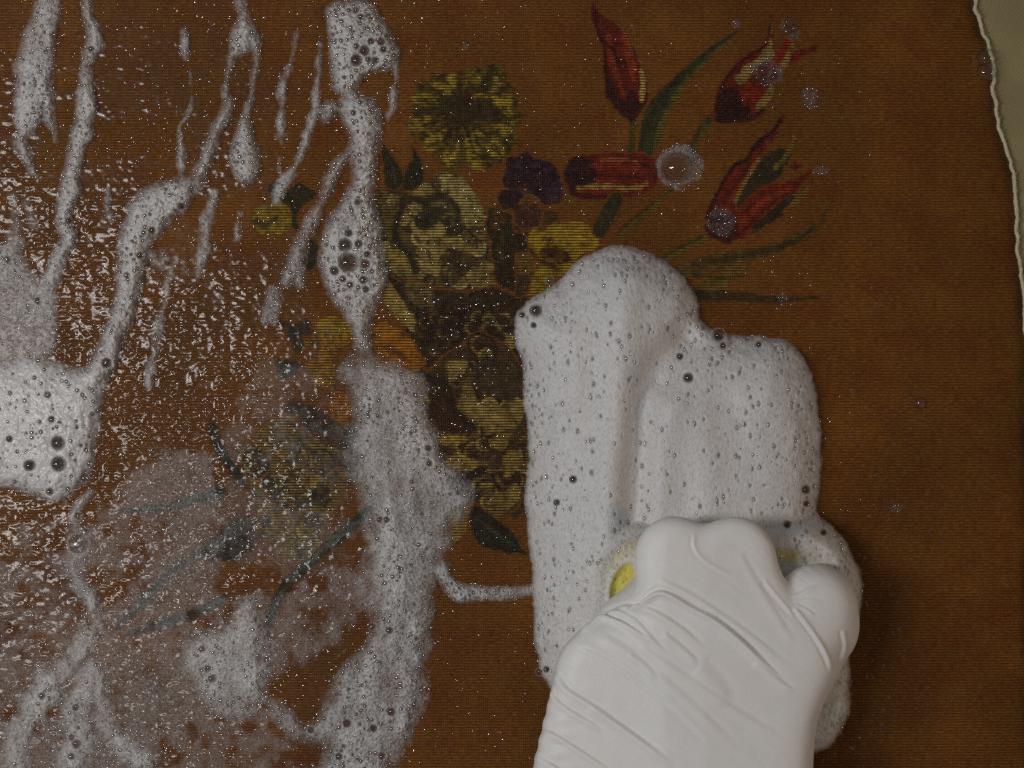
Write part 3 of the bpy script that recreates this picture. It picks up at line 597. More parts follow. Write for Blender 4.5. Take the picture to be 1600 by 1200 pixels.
# ------------------------------------------------------------------ foam, bubbles, water
E1 = fbm(22, 22, 401, 4) - 0.5; E2 = fbm(7, 7, 402, 3) - 0.5; E3 = fbm(60, 34, 403, 4) - 0.5; E4 = fbm(34, 12, 404, 4) - 0.5; E5 = fbm(70, 80, 406, 4) - 0.5
def union(strokes=(), polys=()):
    d = np.full((H, W), -60.0, np.float32)
    for s in strokes:
        p = spline(s, n=4); p[:, 2] = np.maximum(p[:, 2], 1.0)
        ys, xs, gx, gy = window(p, 55 + p[:, 2].max()); q, _, _, _ = seg_fields(p, gx, gy)
        d[ys, xs] = np.maximum(d[ys, xs], -q)
    for pl in polys:
        p = spline(pl, True, 4); ys, xs, gx, gy = window(p, 55)
        d[ys, xs] = np.maximum(d[ys, xs], poly_sdf(p, gx, gy))
    return d

def uv_dome(nu, nv, frac):
    v = [(0, 0, 1.0)]; f4 = []; f3 = []
    for i in range(1, nv + 1):
        th = math.pi * frac * i / nv
        for j in range(nu): a = 2 * math.pi * (j + 0.5 * (i % 2)) / nu; v.append((math.sin(th) * math.cos(a), math.sin(th) * math.sin(a), math.cos(th)))
    t = []
    for j in range(nu): t.append((0, 1 + j, 1 + (j + 1) % nu))
    for i in range(nv - 1):
        a0 = 1 + i * nu; b0 = a0 + nu
        for j in range(nu):
            j2 = (j + 1) % nu; t.append((a0 + j, b0 + j, b0 + j2)); t.append((a0 + j, b0 + j2, a0 + j2))
    return np.array(v, np.float32), np.array(t, np.int32)
def cap_dome(nu, nv, frac):
    v, t = uv_dome(nu, nv, frac); s = math.sin(math.pi * frac); v = v / s; v[:, 2] -= v[:, 2].min(); return v, t
DOME_BIG = uv_dome(20, 9, 0.62); DOME_MID = cap_dome(9, 3, 0.30); DOME_LOW = cap_dome(7, 2, 0.15)

def many(name, px, py, z, r, dome, mat, parent, flat=1.0):
    dv, dt = dome; n = len(px)
    k = ((HC - z) / HC)
    c = np.stack([(px - 800) * S * k, (600 - py) * S * k, z * S], -1)
    sc = np.stack([r, r, r * flat], -1) * S
    v = (c[:, None] + dv[None] * sc[:, None]).reshape(-1, 3)
    f = (dt[None] + (np.arange(n) * len(dv))[:, None, None]).reshape(-1, 3)
    o = mesh_obj(name, v, f, mat, parent); o['kind'] = 'stuff'
    return o
BIGMESH = {}
def big_bubble(px, py, z, r, parent):
    if 'm' not in BIGMESH:
        me = bpy.data.meshes.new('bubble'); me.from_pydata([tuple(map(float, p)) for p in DOME_BIG[0]], [], [tuple(map(int, t)) for t in DOME_BIG[1]])
        for p in me.polygons: p.use_smooth = True
        me.materials.append(M_BIGBUB); BIGMESH['m'] = me
    o = bpy.data.objects.new('bubble', BIGMESH['m']); col.objects.link(o); o.parent = parent
    k = (HC - z) / HC
    o.location = ((px - 800) * S * k, (600 - py) * S * k, z * S); o.scale = (r * S, r * S, r * S * 0.9)
    return o

def foam(name, label, cat, d, hmax, L, dens, soft=5.0, rag=6.0, thin=0.0, nb=200, rb=(1.3, 4.0), big=(), mat=None, step=1.6, holes=0.16,
         hmod=None, cmod=None, seed=1, lift=1.0, rpow=4.0, group=None, edge_bub=0.5, long=1.0, grow=5.0, iso=False):
    r = np.random.default_rng(seed)
    xx = np.nonzero((d > -24).any(0))[0]; yy = np.nonzero((d > -24).any(1))[0]
    sl0 = (slice(yy[0], yy[-1] + 1), slice(xx[0], xx[-1] + 1)); ox, oy = X0 + xx[0], Y0 + yy[0]
    d = d[sl0]; e1, e2, e3, e4 = E1[sl0], E2[sl0], E3[sl0], E4[sl0]; hh, ww = d.shape
    def smp(a, px, py):
        x = np.clip(px - ox, 0, ww - 1.001); y = np.clip(py - oy, 0, hh - 1.001)
        xi = x.astype(int); yi = y.astype(int); fx = x - xi; fy = y - yi
        return (a[yi, xi] * (1 - fx) + a[yi, xi + 1] * fx) * (1 - fy) + (a[yi + 1, xi] * (1 - fx) + a[yi + 1, xi + 1] * fx) * fy
    d = d + grow + rag * e1 * 2 + rag * 0.7 * e2
    cover = sstep(0, soft, d) * dens
    if thin: cover = cover * np.clip(1 + thin * ((e1 * 2.2 + E5[sl0] * 2.4) if iso else (e3 * 2.4 + e4 * 1.2 + e1 * 1.0)), 0, 1.3)
    if cmod is not None: cover = cmod(cover, d, sl0)
    h = hmax * (1 - np.exp(-np.maximum(d, 0) / L)) * np.clip(0.55 + 0.6 * cover, 0, 1.15)
    if hmod is None: h = h + np.where(d > 0, (e1 * 0.22 + e2 * 0.10) * hmax, 0)
    else: h = hmod(h, d, sl0)
    h = np.maximum(h, 0) + lift
    # bubbles: stamped as openings in the foam, with a soap dome over the ones that can be seen
    ys, xs = np.nonzero((cover > 0.035) & (d > -1)); take = []
    if len(ys) and nb:
        w = np.exp(-np.maximum(d[ys, xs], 0) / 30.0) * edge_bub + 0.25 + 0.9 * np.clip(e3[ys, xs] * 3, 0, 1); w = w / w.sum()
        pick = r.choice(len(ys), size=min(nb, len(ys) // 4), replace=False, p=w)
        rad = rb[0] + (rb[1] - rb[0]) * r.random(len(pick)) ** rpow
        order = np.argsort(-rad); occ = np.zeros((hh, ww), bool)
        for b in big: occ[max(int(b[1] - oy - b[2]), 0):int(b[1] - oy + b[2] + 1), max(int(b[0] - ox - b[2]), 0):int(b[0] - ox + b[2] + 1)] = True
        for q in order:
            y, x, rr = ys[pick[q]], xs[pick[q]], rad[q]; k = int(rr + 1)
            if y < 8 or x < 8 or y > hh - 9 or x > ww - 9 or occ[y, x]: continue
            occ[y - k:y + k + 1, x - k:x + k + 1] = True; take.append((x + ox, y + oy, rr))
    for (bx, by, br) in list(take) + [tuple(b) for b in big]:
        k = int(br * long + 4); x, y = int(bx - ox), int(by - oy)
        if x - k < 0 or y - k < 0 or x + k + 1 > ww or y + k + 1 > hh: continue
        gy, gx = np.mgrid[-k:k + 1, -k:k + 1]; isbig = br >= 5.5
        lg = 1.0 if isbig else long
        q = np.sqrt(gx * gx + (gy / lg) ** 2) / br
        m = 1 - sstep(0.55, 1.10, q)
        sl = (slice(y - k, y + k + 1), slice(x - k, x + k + 1))
        ho = holes if not isbig else min(holes, 0.10)
        if br < 2: ho = holes + (1 - holes) * 0.35 * (dens > .9)
        cover[sl] = cover[sl] * (1 - m) + np.minimum(cover[sl], ho) * m
        if isbig: cover[sl] = np.maximum(cover[sl], np.where((q > 0.88) & (q < 1.3), np.minimum(dens * 0.9, cover[sl] + 0.18), 0))
        h[sl] = h[sl] - m * min(br * 0.8, 9)
    h = np.maximum(h, 0.6)
    gx, gy = np.meshgrid(np.arange(ox, ox + ww - 1, step), np.arange(oy, oy + hh - 1, step))
    cv = smp(cover, gx, gy); used, f = grid_from_mask(cv > 0.03, step)
    px, py = gx[used], gy[used]; z = smp(h, px, py)
    o = mesh_obj(name, place(px, py, z), f, mat or M_FOAM, attrs={'cover': np.clip(cv[used], 0, 1)})
    tag(o, label, cat, group)
    t = np.array([b for b in take if b[2] >= 1.5])
    if len(t):
        zc = smp(h, t[:, 0], t[:, 1]) + 0.15 * t[:, 2]
        many('small_bubbles', t[:, 0], t[:, 1], zc, t[:, 2], DOME_MID, M_BUB, o)
    for b in big: big_bubble(b[0], b[1], float(smp(h, np.array([b[0]]), np.array([b[1]]))[0]) + 0.12 * b[2], b[2], o)
    return o

SP_C, SP_H = (1128, 1000), (184, 160)         # sponge plan
def sponge_sd(gx, gy):
    qx = np.abs(gx - SP_C[0]) - (SP_H[0] - 62); qy = np.abs(gy - SP_C[1]) - (SP_H[1] - 62)
    return np.sqrt(np.maximum(qx, 0) ** 2 + np.maximum(qy, 0) ** 2) + np.minimum(np.maximum(qx, qy), 0) - 62
GY, GX = np.mgrid[Y0:Y0 + H, X0:X0 + W].astype(np.float32)

# the thick mound around the glove
mound_poly = [(815, 570), (806, 540), (803, 512), (804, 490), (822, 470), (846, 455), (870, 438), (890, 417), (916, 397), (945, 385), (975, 382), (1006, 388), (1036, 404), (1062, 425), (1082, 450),
              (1093, 475), (1099, 499), (1116, 513), (1150, 522), (1200, 525), (1236, 535), (1259, 560), (1274, 600), (1283, 650), (1285, 700), (1284, 760), (1280, 800), (1302, 820), (1327, 850), (1346, 890),
              (1351, 930), (1341, 978), (1332, 1010), (1330, 1060), (1330, 1110), (1312, 1154), (1274, 1178), (1180, 1176), (1060, 1160), (960, 1120), (900, 1080), (862, 1080), (850, 1066), (840, 1040), (833, 1000), (832, 950), (827, 885), (823, 830), (817, 770), (821, 730), (823, 680), (816, 625)]
def gline(pts, sig):
    p = spline([(a, b, 0) for a, b in pts], n=4); ys, xs, gx, gy = window(p, sig * 4)
    q, _, _, _ = seg_fields(p, gx, gy); out = np.zeros((H, W), np.float32); out[ys, xs] = np.exp(-(q / sig) ** 2); return out
def gblob(x, y, sx, sy): return np.exp(-((GX - x) / sx) ** 2 - ((GY - y) / sy) ** 2)
def mound_h(h, d, sl):
    gx, gy = GX[sl], GY[sl]; G = lambda p, s: gline(p, s)[sl]; B = lambda *q: gblob(*q)[sl]
    h = h + 13 * G([(978, 440), (974, 560), (966, 700), (956, 840), (938, 930)], 30) - 28 * G([(1066, 528), (1018, 590), (1000, 690), (990, 830)], 25) * sstep(0, 40, d)
    h = h + 16 * B(1046, 640, 38, 60) - 20 * G([(1098, 520), (1050, 590), (1040, 600)], 22) * sstep(0, 50, d) + 5 * G([(1106, 660), (1100, 760), (1102, 830)], 26) - 5 * G([(1145, 640), (1150, 740)], 34)
    h = h - 9 * B(1070, 760, 34, 80) + 8 * B(1200, 620, 60, 60) - 6 * B(900, 820, 40, 120) + 7 * MS[sl]
    sd = sponge_sd(gx, gy)                                  # foam dragged over the sponge
    h = np.maximum(h, (112 + 14 * MS[sl] + 8 * E1[sl]) * sstep(58, -4, sd))
    h = h + 8 * G([(1010, 872), (985, 880), (962, 905), (952, 935)], 11)
    return h * sstep(-2, 10, d)
def mound_c(c, d, sl):
    gx, gy = GX[sl], GY[sl]; c = np.maximum(c, 0)
    ring = sstep(26, 6, np.abs(sponge_sd(gx, gy) + 10)) * (gx < 1010) * (gy < 960) * 0.50
    c = c * (1 - ring * (1 - gline([(1010, 872), (985, 880), (962, 905), (952, 935)], 12)[sl]))
    q = ((gx - 971) * 0.94 + (gy - 913) * 0.34) / 17.0; w = (-(gx - 971) * 0.34 + (gy - 913) * 0.94) / 36.0
    c = c * sstep(0.8, 1.2, np.sqrt(q * q + w * w))       # bare yellow where the fingers pressed the foam off
    c = c * (1 - 0.8 * gblob(1230, 868, 26, 11)[sl]) * (1 - 0.12 * gblob(1305, 1090, 40, 90)[sl]) * (1 - 0.2 * sstep(830, 880, gy) * sstep(1195, 1230, gx))
    return c
MS = fbm(90, 40, 431, 2) - 0.5
BIG0 = [(896, 749, 7), (870, 785, 6), (838, 485, 11), (816, 492, 6), (859, 438, 6), (1123, 524, 10), (1130, 540, 6), (1063, 557, 6), (1076, 590, 9), (1186, 538, 5.6), (1259, 765, 8), (1260, 787, 6), (1230, 820, 7), (1287, 832, 6), (834, 508, 5.6), (854, 1046, 6), (843, 1050, 5.6)]
dm = union(polys=[mound_poly])
foam('foam_mound', 'thick white foam mound heaped around the gloved hand and sponge', 'foam', dm, 74, 34, 1.0, soft=9, rag=4, nb=7500, rb=(0.7, 3.6), big=BIG0, mat=M_MOUND, long=1.8, grow=0.0,
     holes=0.52, hmod=mound_h, cmod=mound_c, seed=11, rpow=7.0, edge_bub=1.8)

# left edge mass
foam('foam_mass', 'bright dense foam mass at the left edge below the streaks', 'foam',
     union(polys=[[(-120, 560), (0, 560), (40, 548), (80, 560), (118, 574), (152, 570), (164, 600), (159, 650), (151, 700), (142, 742), (112, 776), (80, 786), (40, 772), (0, 762), (-120, 750)]], strokes=[[(140, 770, 9), (122, 790, 11), (112, 810, 10)]]),
     28, 30, 0.95, soft=26, rag=4, thin=.15, nb=900, rb=(1.2, 4.4), big=[(91, 692, 12), (92, 725, 13), (47, 727, 10), (78, 768, 7), (132, 747, 7), (75, 617, 6), (81, 655, 6), (15, 686, 6), (122, 806, 6)], seed=12, mat=M_WET_GLARE)
foam('foam_lace', 'lacy thinning foam above the dense mass at the left edge', 'foam',
     union(polys=[[(-120, 372), (0, 380), (26, 368), (32, 400), (60, 428), (86, 440), (90, 480), (92, 510), (84, 545), (60, 566), (0, 572), (-120, 570)]], strokes=[[(20, 310, 5), (24, 345, 8), (26, 372, 12)], [(40, 318, 6), (48, 340, 5), (54, 356, 3)]]),
     9, 12, 0.52, soft=30, grow=10, rag=9, thin=.5, nb=700, rb=(1.2, 4.0), big=[(12, 405, 6), (60, 470, 6)], seed=13)
foam('foam_patch', 'pale foam patch around one big bubble below the left foam mass', 'foam', union(strokes=[[(118, 812, 8), (120, 850, 18), (116, 890, 12), (128, 930, 8)]]), 8, 8, 0.42, soft=22, grow=9, rag=6, thin=.4, nb=120, big=[(122, 850, 15), (133, 832, 6)], seed=14)
# streaks running down from the top
foam('foam_streak', 'broad foam streak nearest the top left corner', 'foam',
     union(strokes=[[(82, -130, 18), (76, 0, 17), (64, 40, 22), (56, 90, 29), (52, 135, 30), (44, 172, 22), (38, 205, 11)], [(70, 150, 14), (80, 190, 8), (86, 220, 4)], [(30, 214, 7), (42, 248, 9), (58, 274, 6)]]),
     18, 16, 0.72, soft=20, grow=7, rag=7, thin=.45, nb=700, rb=(1.1, 3.8), seed=15)
foam('foam_streak', 'second foam streak from the left, running down into the left foam', 'foam',
     union(strokes=[[(136, -130, 7), (137, 0, 5), (140, 30, 7), (150, 60, 13), (140, 85, 9), (130, 102, 3), (133, 122, 11), (133, 160, 14), (129, 200, 15), (120, 230, 15), (112, 270, 13), (106, 310, 14), (98, 345, 10), (108, 372, 10), (94, 400, 11), (80, 432, 14)]]),
     17, 12, 0.74, soft=17, grow=7, rag=6, thin=.35, nb=520, rb=(1.1, 3.4), big=[(143, 76, 5.6), (108, 345, 5.5)], seed=16)
foam('foam_streak', 'thick slanting foam streak with a broad shoulder, third from the left', 'foam',
     union(strokes=[[(374, -130, 12), (374, 0, 9), (379, 20, 6), (381, 58, 18), (362, 90, 5), (353, 138, 4), (355, 164, 8), (336, 208, 7), (321, 250, 7), (306, 280, 9)], [(398, 66, 8), (402, 92, 4), (394, 140, 3), (386, 176, 4)],
                    [(302, 286, 13), (270, 306, 27), (240, 326, 33), (216, 365, 27), (206, 410, 21), (200, 450, 20), (190, 490, 17), (176, 530, 17), (162, 568, 20), (150, 594, 16)], [(256, 392, 6), (252, 414, 6), (238, 400, 8)]]),
     24, 16, 0.78, soft=22, grow=8, rag=6, thin=.35, nb=1000, rb=(1.1, 3.8), big=[(167, 567, 9), (219, 399, 6), (238, 360, 6), (284, 322, 6), (198, 430, 5.5)], seed=17)
foam('foam_drop', 'drop shaped foam dollop hanging above the small yellow flower', 'foam', union(strokes=[[(383, 188, 7), (382, 215, 16), (381, 246, 23), (386, 266, 20)]]), 26, 16, 0.76, soft=15, rag=3, nb=260, rb=(1.2, 4.2), seed=18)
trk = [('third from the left among the thin trickles', [[(337, 300, 6), (326, 340, 10), (316, 390, 9), (310, 432, 4)]]),
       ('short, ending in a bead beside the second streak', [[(168, 294, 4), (168, 322, 6), (173, 345, 8)]]),
       ('short, left of the small yellow flower', [[(373, 334, 4), (370, 372, 5)]]),
       ('thin, joining the thick slanting streak from above', [[(290, 60, 2), (300, 140, 2), (296, 176, 3), (281, 200, 4), (283, 236, 5), (284, 278, 4)]]),
       ('long, ending above the small yellow flower', [[(466, 40, 2), (462, 75, 4), (450, 112, 7), (442, 150, 6), (438, 200, 6), (438, 262, 4)]]),
       ('long slanting, running onto the small yellow flower', [[(500, 70, 3), (498, 100, 6), (496, 130, 5), (488, 180, 6), (476, 228, 7), (460, 264, 8), (444, 286, 11), (432, 312, 8)]]),
       ('ragged, below the thick slanting streak', [[(278, 396, 3), (264, 438, 4), (256, 480, 4), (244, 520, 10), (238, 556, 8), (232, 600, 6)]]),
       ('stubby, near the top left of the picture', [[(286, 52, 5), (288, 76, 6), (290, 92, 4)]]),
       ('faint, right of the foam column top', [[(619, 100, 3), (617, 130, 3), (612, 165, 5), (606, 190, 3)]])]
for k, (w, st) in enumerate(trk):
    foam('foam_trickle', 'foam trickle ' + w, 'foam', union(strokes=st), 10, 8, 0.50, soft=12, grow=4.5, rag=7, thin=1.0, nb=90, rb=(1.1, 2.6), seed=30 + k)
# centre column
BIGC = [(570, 79, 9), (557, 94, 10), (596, 65, 7), (580, 64, 6), (600, 77, 6), (587, 94, 6), (576, 93, 5.5), (557, 72, 5.5), (564, 26, 5.5), (556, 16, 5.5)]
foam('foam_blob', 'foam blob with big bubbles at the top of the centre column', 'foam',
     union(polys=[[(512, 12), (545, -2), (580, 5), (596, 30), (612, 55), (622, 80), (618, 104), (592, 112), (566, 120), (558, 140), (546, 150), (528, 146), (517, 130), (515, 95), (514, 50)]]), 30, 20, 0.80, soft=16, rag=4, thin=.25, nb=620, rb=(1.2, 4.4), big=BIGC, seed=50, rpow=3.2)
BIGD = [(545, 364, 7), (540, 383, 12), (561, 381, 7), (544, 410, 17), (571, 412, 8), (574, 397, 6), (523, 423, 8), (536, 436, 6), (568, 437, 7), (547, 445, 6), (572, 452, 6), (559, 316, 5.5), (552, 176, 5.5)]
foam('foam_column', 'foam column running down the middle of the bouquet with a cluster of big bubbles', 'foam',
     union(strokes=[[(545, 150, 12), (560, 175, 26), (570, 205, 27), (566, 240, 21), (566, 280, 18), (558, 320, 24), (552, 350, 38), (550, 400, 50), (554, 440, 46), (560, 478, 26), (564, 505, 16), (566, 540, 14)], [(546, 236, 6), (522, 270, 9), (506, 310, 7), (490, 340, 8), (476, 372, 12), (462, 410, 13), (446, 440, 8)], [(518, 168, 8), (508, 186, 5)]]),
     30, 22, 0.76, soft=24, grow=8, rag=6, thin=.35, nb=1500, rb=(1.1, 4.2), big=BIGD, seed=51, rpow=3.2)
foam('foam_patch', 'foam patch left of the big bubble cluster', 'foam', union(strokes=[[(430, 452, 10), (424, 474, 14), (420, 496, 12)], [(468, 420, 10), (470, 444, 9)]]), 8, 8, 0.42, soft=13, rag=7, thin=.3, nb=200, rb=(1.2, 3.6), seed=52)
# suds in the lower half
foam('foam_sheet', 'long sheet of suds below the centre column, down to the bottom edge', 'foam',
     union(polys=[[(530, 580), (545, 556), (566, 545), (600, 560), (640, 575), (660, 592), (671, 650), (682, 700), (712, 730), (736, 760), (726, 800), (702, 830), (698, 860), (690, 900), (672, 930), (668, 1000), (666, 1100), (642, 1150), (616, 1200), (600, 1320), (480, 1320), (500, 1200), (502, 1162),
                   (445, 1150), (420, 1112), (430, 1092), (460, 1120), (482, 1132), (502, 1110), (530, 1055), (572, 1000), (578, 950), (560, 905), (572, 850), (560, 800), (548, 740), (545, 690), (552, 640)]]),
     16, 24, 0.60, soft=44, rag=12, grow=14, thin=.5, nb=2600, rb=(1.1, 4.0), big=[(612, 1112, 7), (543, 1130, 7), (584, 1138, 6), (530, 1182, 6), (597, 1181, 6), (486, 1141, 6), (609, 985, 6), (582, 979, 6), (594, 812, 5.6), (604, 812, 5.6), (671, 724, 5.6), (670, 700, 5.5)], seed=53, rpow=4.5)
foam('foam_patch', 'rounded suds patch near the bottom, left of the long sheet', 'foam',
     union(polys=[[(288, 1012), (318, 984), (350, 968), (372, 940), (400, 930), (410, 960), (420, 1010), (414, 1064), (408, 1098), (380, 1120), (332, 1108), (300, 1062)]]), 18, 26, 0.60, soft=40, rag=14, grow=14, thin=.5, nb=800, rb=(1.1, 3.8), big=[(316, 1014, 6), (332, 1060, 7), (325, 1044, 5.5)], seed=54)
foam('foam_band', 'foam band slanting across the lower left corner', 'foam',
     union(strokes=[[(10, 1320, 30), (22, 1200, 24), (40, 1130, 22), (74, 1076, 22), (112, 1030, 16), (146, 984, 14), (138, 930, 8)], [(112, 1320, 30), (112, 1200, 26), (122, 1150, 24), (126, 1100, 22), (140, 1050, 14)], [(150, 1060, 10), (168, 1130, 16), (206, 1180, 16), (260, 1230, 14)]]), 16, 20, 0.60, soft=28, rag=12, grow=12, thin=.5, nb=900, rb=(1.1, 4.0), big=[(66, 1087, 6), (120, 1162, 7), (119, 1105, 6), (112, 1152, 5.6), (112, 1182, 6)], seed=55)
foam('foam_strip', 'short bright foam strip between the suds and the thick mound', 'foam', union(strokes=[[(686, 886, 7), (700, 912, 11), (724, 926, 13), (760, 926, 10), (800, 926, 9), (830, 920, 6)]]), 9, 8, 0.60, soft=11, rag=6, thin=.3, nb=220, rb=(1.1, 3.6), seed=56)
foam('foam_fringe', 'patch of milky suds over the washed out rose', 'foam', union(polys=[[(360, 640), (372, 600), (412, 560), (470, 570), (520, 600), (545, 640), (548, 700), (560, 780), (560, 860), (520, 900), (470, 930), (420, 900), (360, 890), (330, 800), (330, 700)]]), 4, 10, 0.09, soft=24, rag=18, thin=1.3, iso=True, nb=500, rb=(1.1, 3.0), seed=57)
o = foam('suds_film', 'thin milky suds film spread over the lower left of the textile', 'suds', union(polys=[[(-120, 800), (60, 800), (170, 770), (230, 700), (330, 700), (360, 860), (360, 930), (520, 880), (580, 930), (540, 1010), (440, 1060), (430, 1100), (470, 1180), (520, 1320), (-120, 1320)]]), 3, 10, 0.17, soft=40, rag=24, thin=1.1, iso=True, nb=900, rb=(1.1, 2.8), seed=58, step=1.9, lift=0.7); o['kind'] = 'stuff'  # real suds, with milky cover raised to stand in for the corner's sheen

# loose bubble clusters on the right
def cluster(label, cx, cy, rx, ry, n, big, seed, dens=0.34):
    r = np.random.default_rng(seed)
    d = np.full((H, W), -60.0, np.float32); q = np.sqrt(((GX - cx) / rx) ** 2 + ((GY - cy) / ry) ** 2); d = ((1 - q) * min(rx, ry)).astype(np.float32)
    return foam('bubble_cluster', label, 'bubbles', d, 4, 5, dens, soft=7, rag=8, thin=1.8, iso=True, grow=2.0, nb=int(n * .8), rb=(1.4, 3.6), big=big, seed=seed, holes=0.05, rpow=2.0)
cluster('ring of suds around one big bubble on the lying tulip', 1063, 262, 38, 35, 240, [(1056, 262, 24)], 61, .22)
cluster('bubble cluster on the tip of the upper right tulip', 1234, 41, 19, 22, 60, [(1233, 34, 8), (1230, 49, 7), (1241, 44, 6)], 62, .085)
cluster('bubble cluster on the body of the upper right tulip', 1196, 114, 26, 22, 90, [(1193, 110, 8), (1183, 121, 6), (1194, 124, 7), (1210, 120, 6)], 63, .085)
cluster('slanting bubble cluster right of the upper right tulip', 1266, 152, 13, 18, 60, [], 64, .085)
cluster('bubble cluster on the base of the right tulip', 1126, 346, 26, 24, 130, [(1114, 344, 6), (1125, 343, 6)], 65, .085)
cluster('small bubble cluster at the tip of the right tulip', 1280, 268, 15, 9, 40, [], 66, .085)
cluster('small bubble cluster on the olive leaf right of the thick foam', 1214, 469, 16, 14, 70, [], 67, .085)
cluster('pair of clear bubbles at the right selvage', 1540, 102, 22, 30, 30, [(1541, 90, 14), (1540, 113, 14)], 68, .05)
cluster('single clear bubble on the plain brown ground at right', 1438, 630, 12, 11, 10, [(1438, 630, 9)], 69, .04)
cluster('tiny bubbles at the tip of the long green blade leaf', 1150, 38, 10, 10, 20, [], 70, .085)
cluster('tiny bubbles above the ruffled yellow flower', 726, 73, 9, 7, 14, [], 71, .085)
cluster('small bubbles low on the plain brown ground right of the mound', 1400, 795, 14, 10, 30, [], 72, .085)

# water lying on the left half: a rippled film
wet = union(polys=[[(-120, 250), (60, 230), (200, 300), (330, 380), (430, 440), (520, 540), (570, 620), (640, 700), (690, 850), (640, 1000), (560, 1100), (520, 1320), (-120, 1320)]])
amp = 0.55 * sstep(700, 300, GX + 160 * E3) * sstep(0.44, 0.62, E5 + 0.5 + 0.4 * E1) * sstep(-120, 80, GY) + sstep(-60, 260, wet + 170 * E3 + 60 * E1); amp = amp * (0.40 + 0.62 * gblob(250, 690, 150, 190)) * np.clip(1 + 1.6 * E3, 0.4, 1.4); amp = np.clip(amp, 0, 1.3)
rip = (fbm(7.2, 8.6, 501, 2, 0.42) - 0.5) * 6.6 + (fbm(24, 18, 503, 2) - 0.5) * 4.0
hz = np.maximum(0.5 + amp * (1.4 + rip), 0.25)
step = 1.7
gx, gy = np.meshgrid(np.arange(-118, 690, step), np.arange(-110, 1318, step))
aw = sample(amp, gx, gy); used, f = grid_from_mask(aw > 0.04, step); px, py = gx[used], gy[used]
o = mesh_obj('water_film', place(px, py, sample(hz, px, py)), f, M_FILM); tag(o, 'rippled film of rinse water glinting over the left half of the textile', 'water', kind='stuff')
# droplets added as flat caps for wet thread glints, thicker towards the wet side
r = np.random.default_rng(77); n = 42000
x = r.uniform(-120, 1560, n); y = r.uniform(-120, 1320, n)
p = 0.06 + 0.45 * sstep(640, 120, x) * sstep(40, 420, y) + 0.16 * sstep(720, 300, x)
p = p + 0.35 * np.exp(-((x - 720) / 130) ** 2 - ((y - 560) / 260) ** 2) + 0.16 * np.exp(-((x - 1370) / 150) ** 2) * sstep(350, 700, y) + 0.10 * sstep(900, 600, x) * sstep(900, 1100, y)
p = p * (0.35 + 1.3 * sample(np.clip(E3 + 0.5, 0, 1), x, y))
keep = (r.random(n) < p) & (sample(dm, x, y) < -2); x, y = x[keep], y[keep]
rad = 0.9 + 2.0 * r.random(len(x)) ** 2.2
many('glint_droplets', x, y, np.full(len(x), 0.2), rad, DOME_LOW, M_DROP, None, 1.0)
tag(bpy.data.objects['glint_droplets'], 'fine water droplets added for wet thread glints all over the textile', 'water')

# ------------------------------------------------------------------ sponge and gloved hand (signed distance -> surface)
def surface_nets(fn, lo, hi, h):
    nx, ny, nz = [int((hi[k] - lo[k]) / h) + 1 for k in range(3)]
    xs = lo[0] + h * np.arange(nx); ys = lo[1] + h * np.arange(ny); zs = lo[2] + h * np.arange(nz)
    D = fn(xs[:, None, None].astype(np.float32), ys[None, :, None].astype(np.float32), zs[None, None, :].astype(np.float32))
    D = np.broadcast_to(D, (nx, ny, nz)); ins = D < 0
    c = ins[:-1, :-1, :-1].astype(np.int8)
    tot = sum(ins[a:nx - 1 + a, b:ny - 1 + b, e:nz - 1 + e].astype(np.int8) for a in (0, 1) for b in (0, 1) for e in (0, 1))
    act = (tot > 0) & (tot < 8); ii, jj, kk = np.nonzero(act); idx = np.full(act.shape, -1, np.int64); idx[act] = np.arange(len(ii))
    acc = np.zeros((len(ii), 3)); cnt = np.zeros(len(ii)); base = np.stack([ii, jj, kk], 1).astype(float)
    cor = [(a, b, e) for a in (0, 1) for b in (0, 1) for e in (0, 1)]
    for p in range(8):
        for q in range(p + 1, 8):
            if sum(abs(cor[p][t] - cor[q][t]) for t in range(3)) != 1: continue
            a = D[ii + cor[p][0], jj + cor[p][1], kk + cor[p][2]]; b = D[ii + cor[q][0], jj + cor[q][1], kk + cor[q][2]]
            m = (a < 0) != (b < 0); t = np.where(m, a / np.where(m, a - b, 1), 0)
            pos = np.array(cor[p]) + t[:, None] * (np.array(cor[q]) - np.array(cor[p]))
            acc += np.where(m[:, None], pos, 0); cnt += m
    v = np.array(lo) + h * (base + acc / cnt[:, None])
    F = []
    for ax in range(3):
        sl0 = [slice(1, n - 1) for n in (nx, ny, nz)]; sl1 = list(sl0); sl0[ax] = slice(0, (nx, ny, nz)[ax] - 1); sl1[ax] = slice(1, (nx, ny, nz)[ax])
        A = ins[tuple(sl0)]; B = ins[tuple(sl1)]; e = np.argwhere(A != B); fl = A[tuple(e.T)]
        off = np.array([1, 1, 1]); off[ax] = 0; e = e + off
        u, w = [(1, 2), (2, 0), (0, 1)][ax]
        def at(du, dw):
            g = e.copy(); g[:, u] -= du; g[:, w] -= dw; return idx[g[:, 0], g[:, 1], g[:, 2]]
        q = np.stack([at(1, 1), at(0, 1), at(0, 0), at(1, 0)], 1); q[~fl] = q[~fl][:, ::-1]; F.append(q)
    F = np.concatenate(F); F = F[(F >= 0).all(1)]
    return v, F
def smin(a, b, k):
    h = np.maximum(k - np.abs(a - b), 0) / k; return np.minimum(a, b) - h * h * k * 0.25
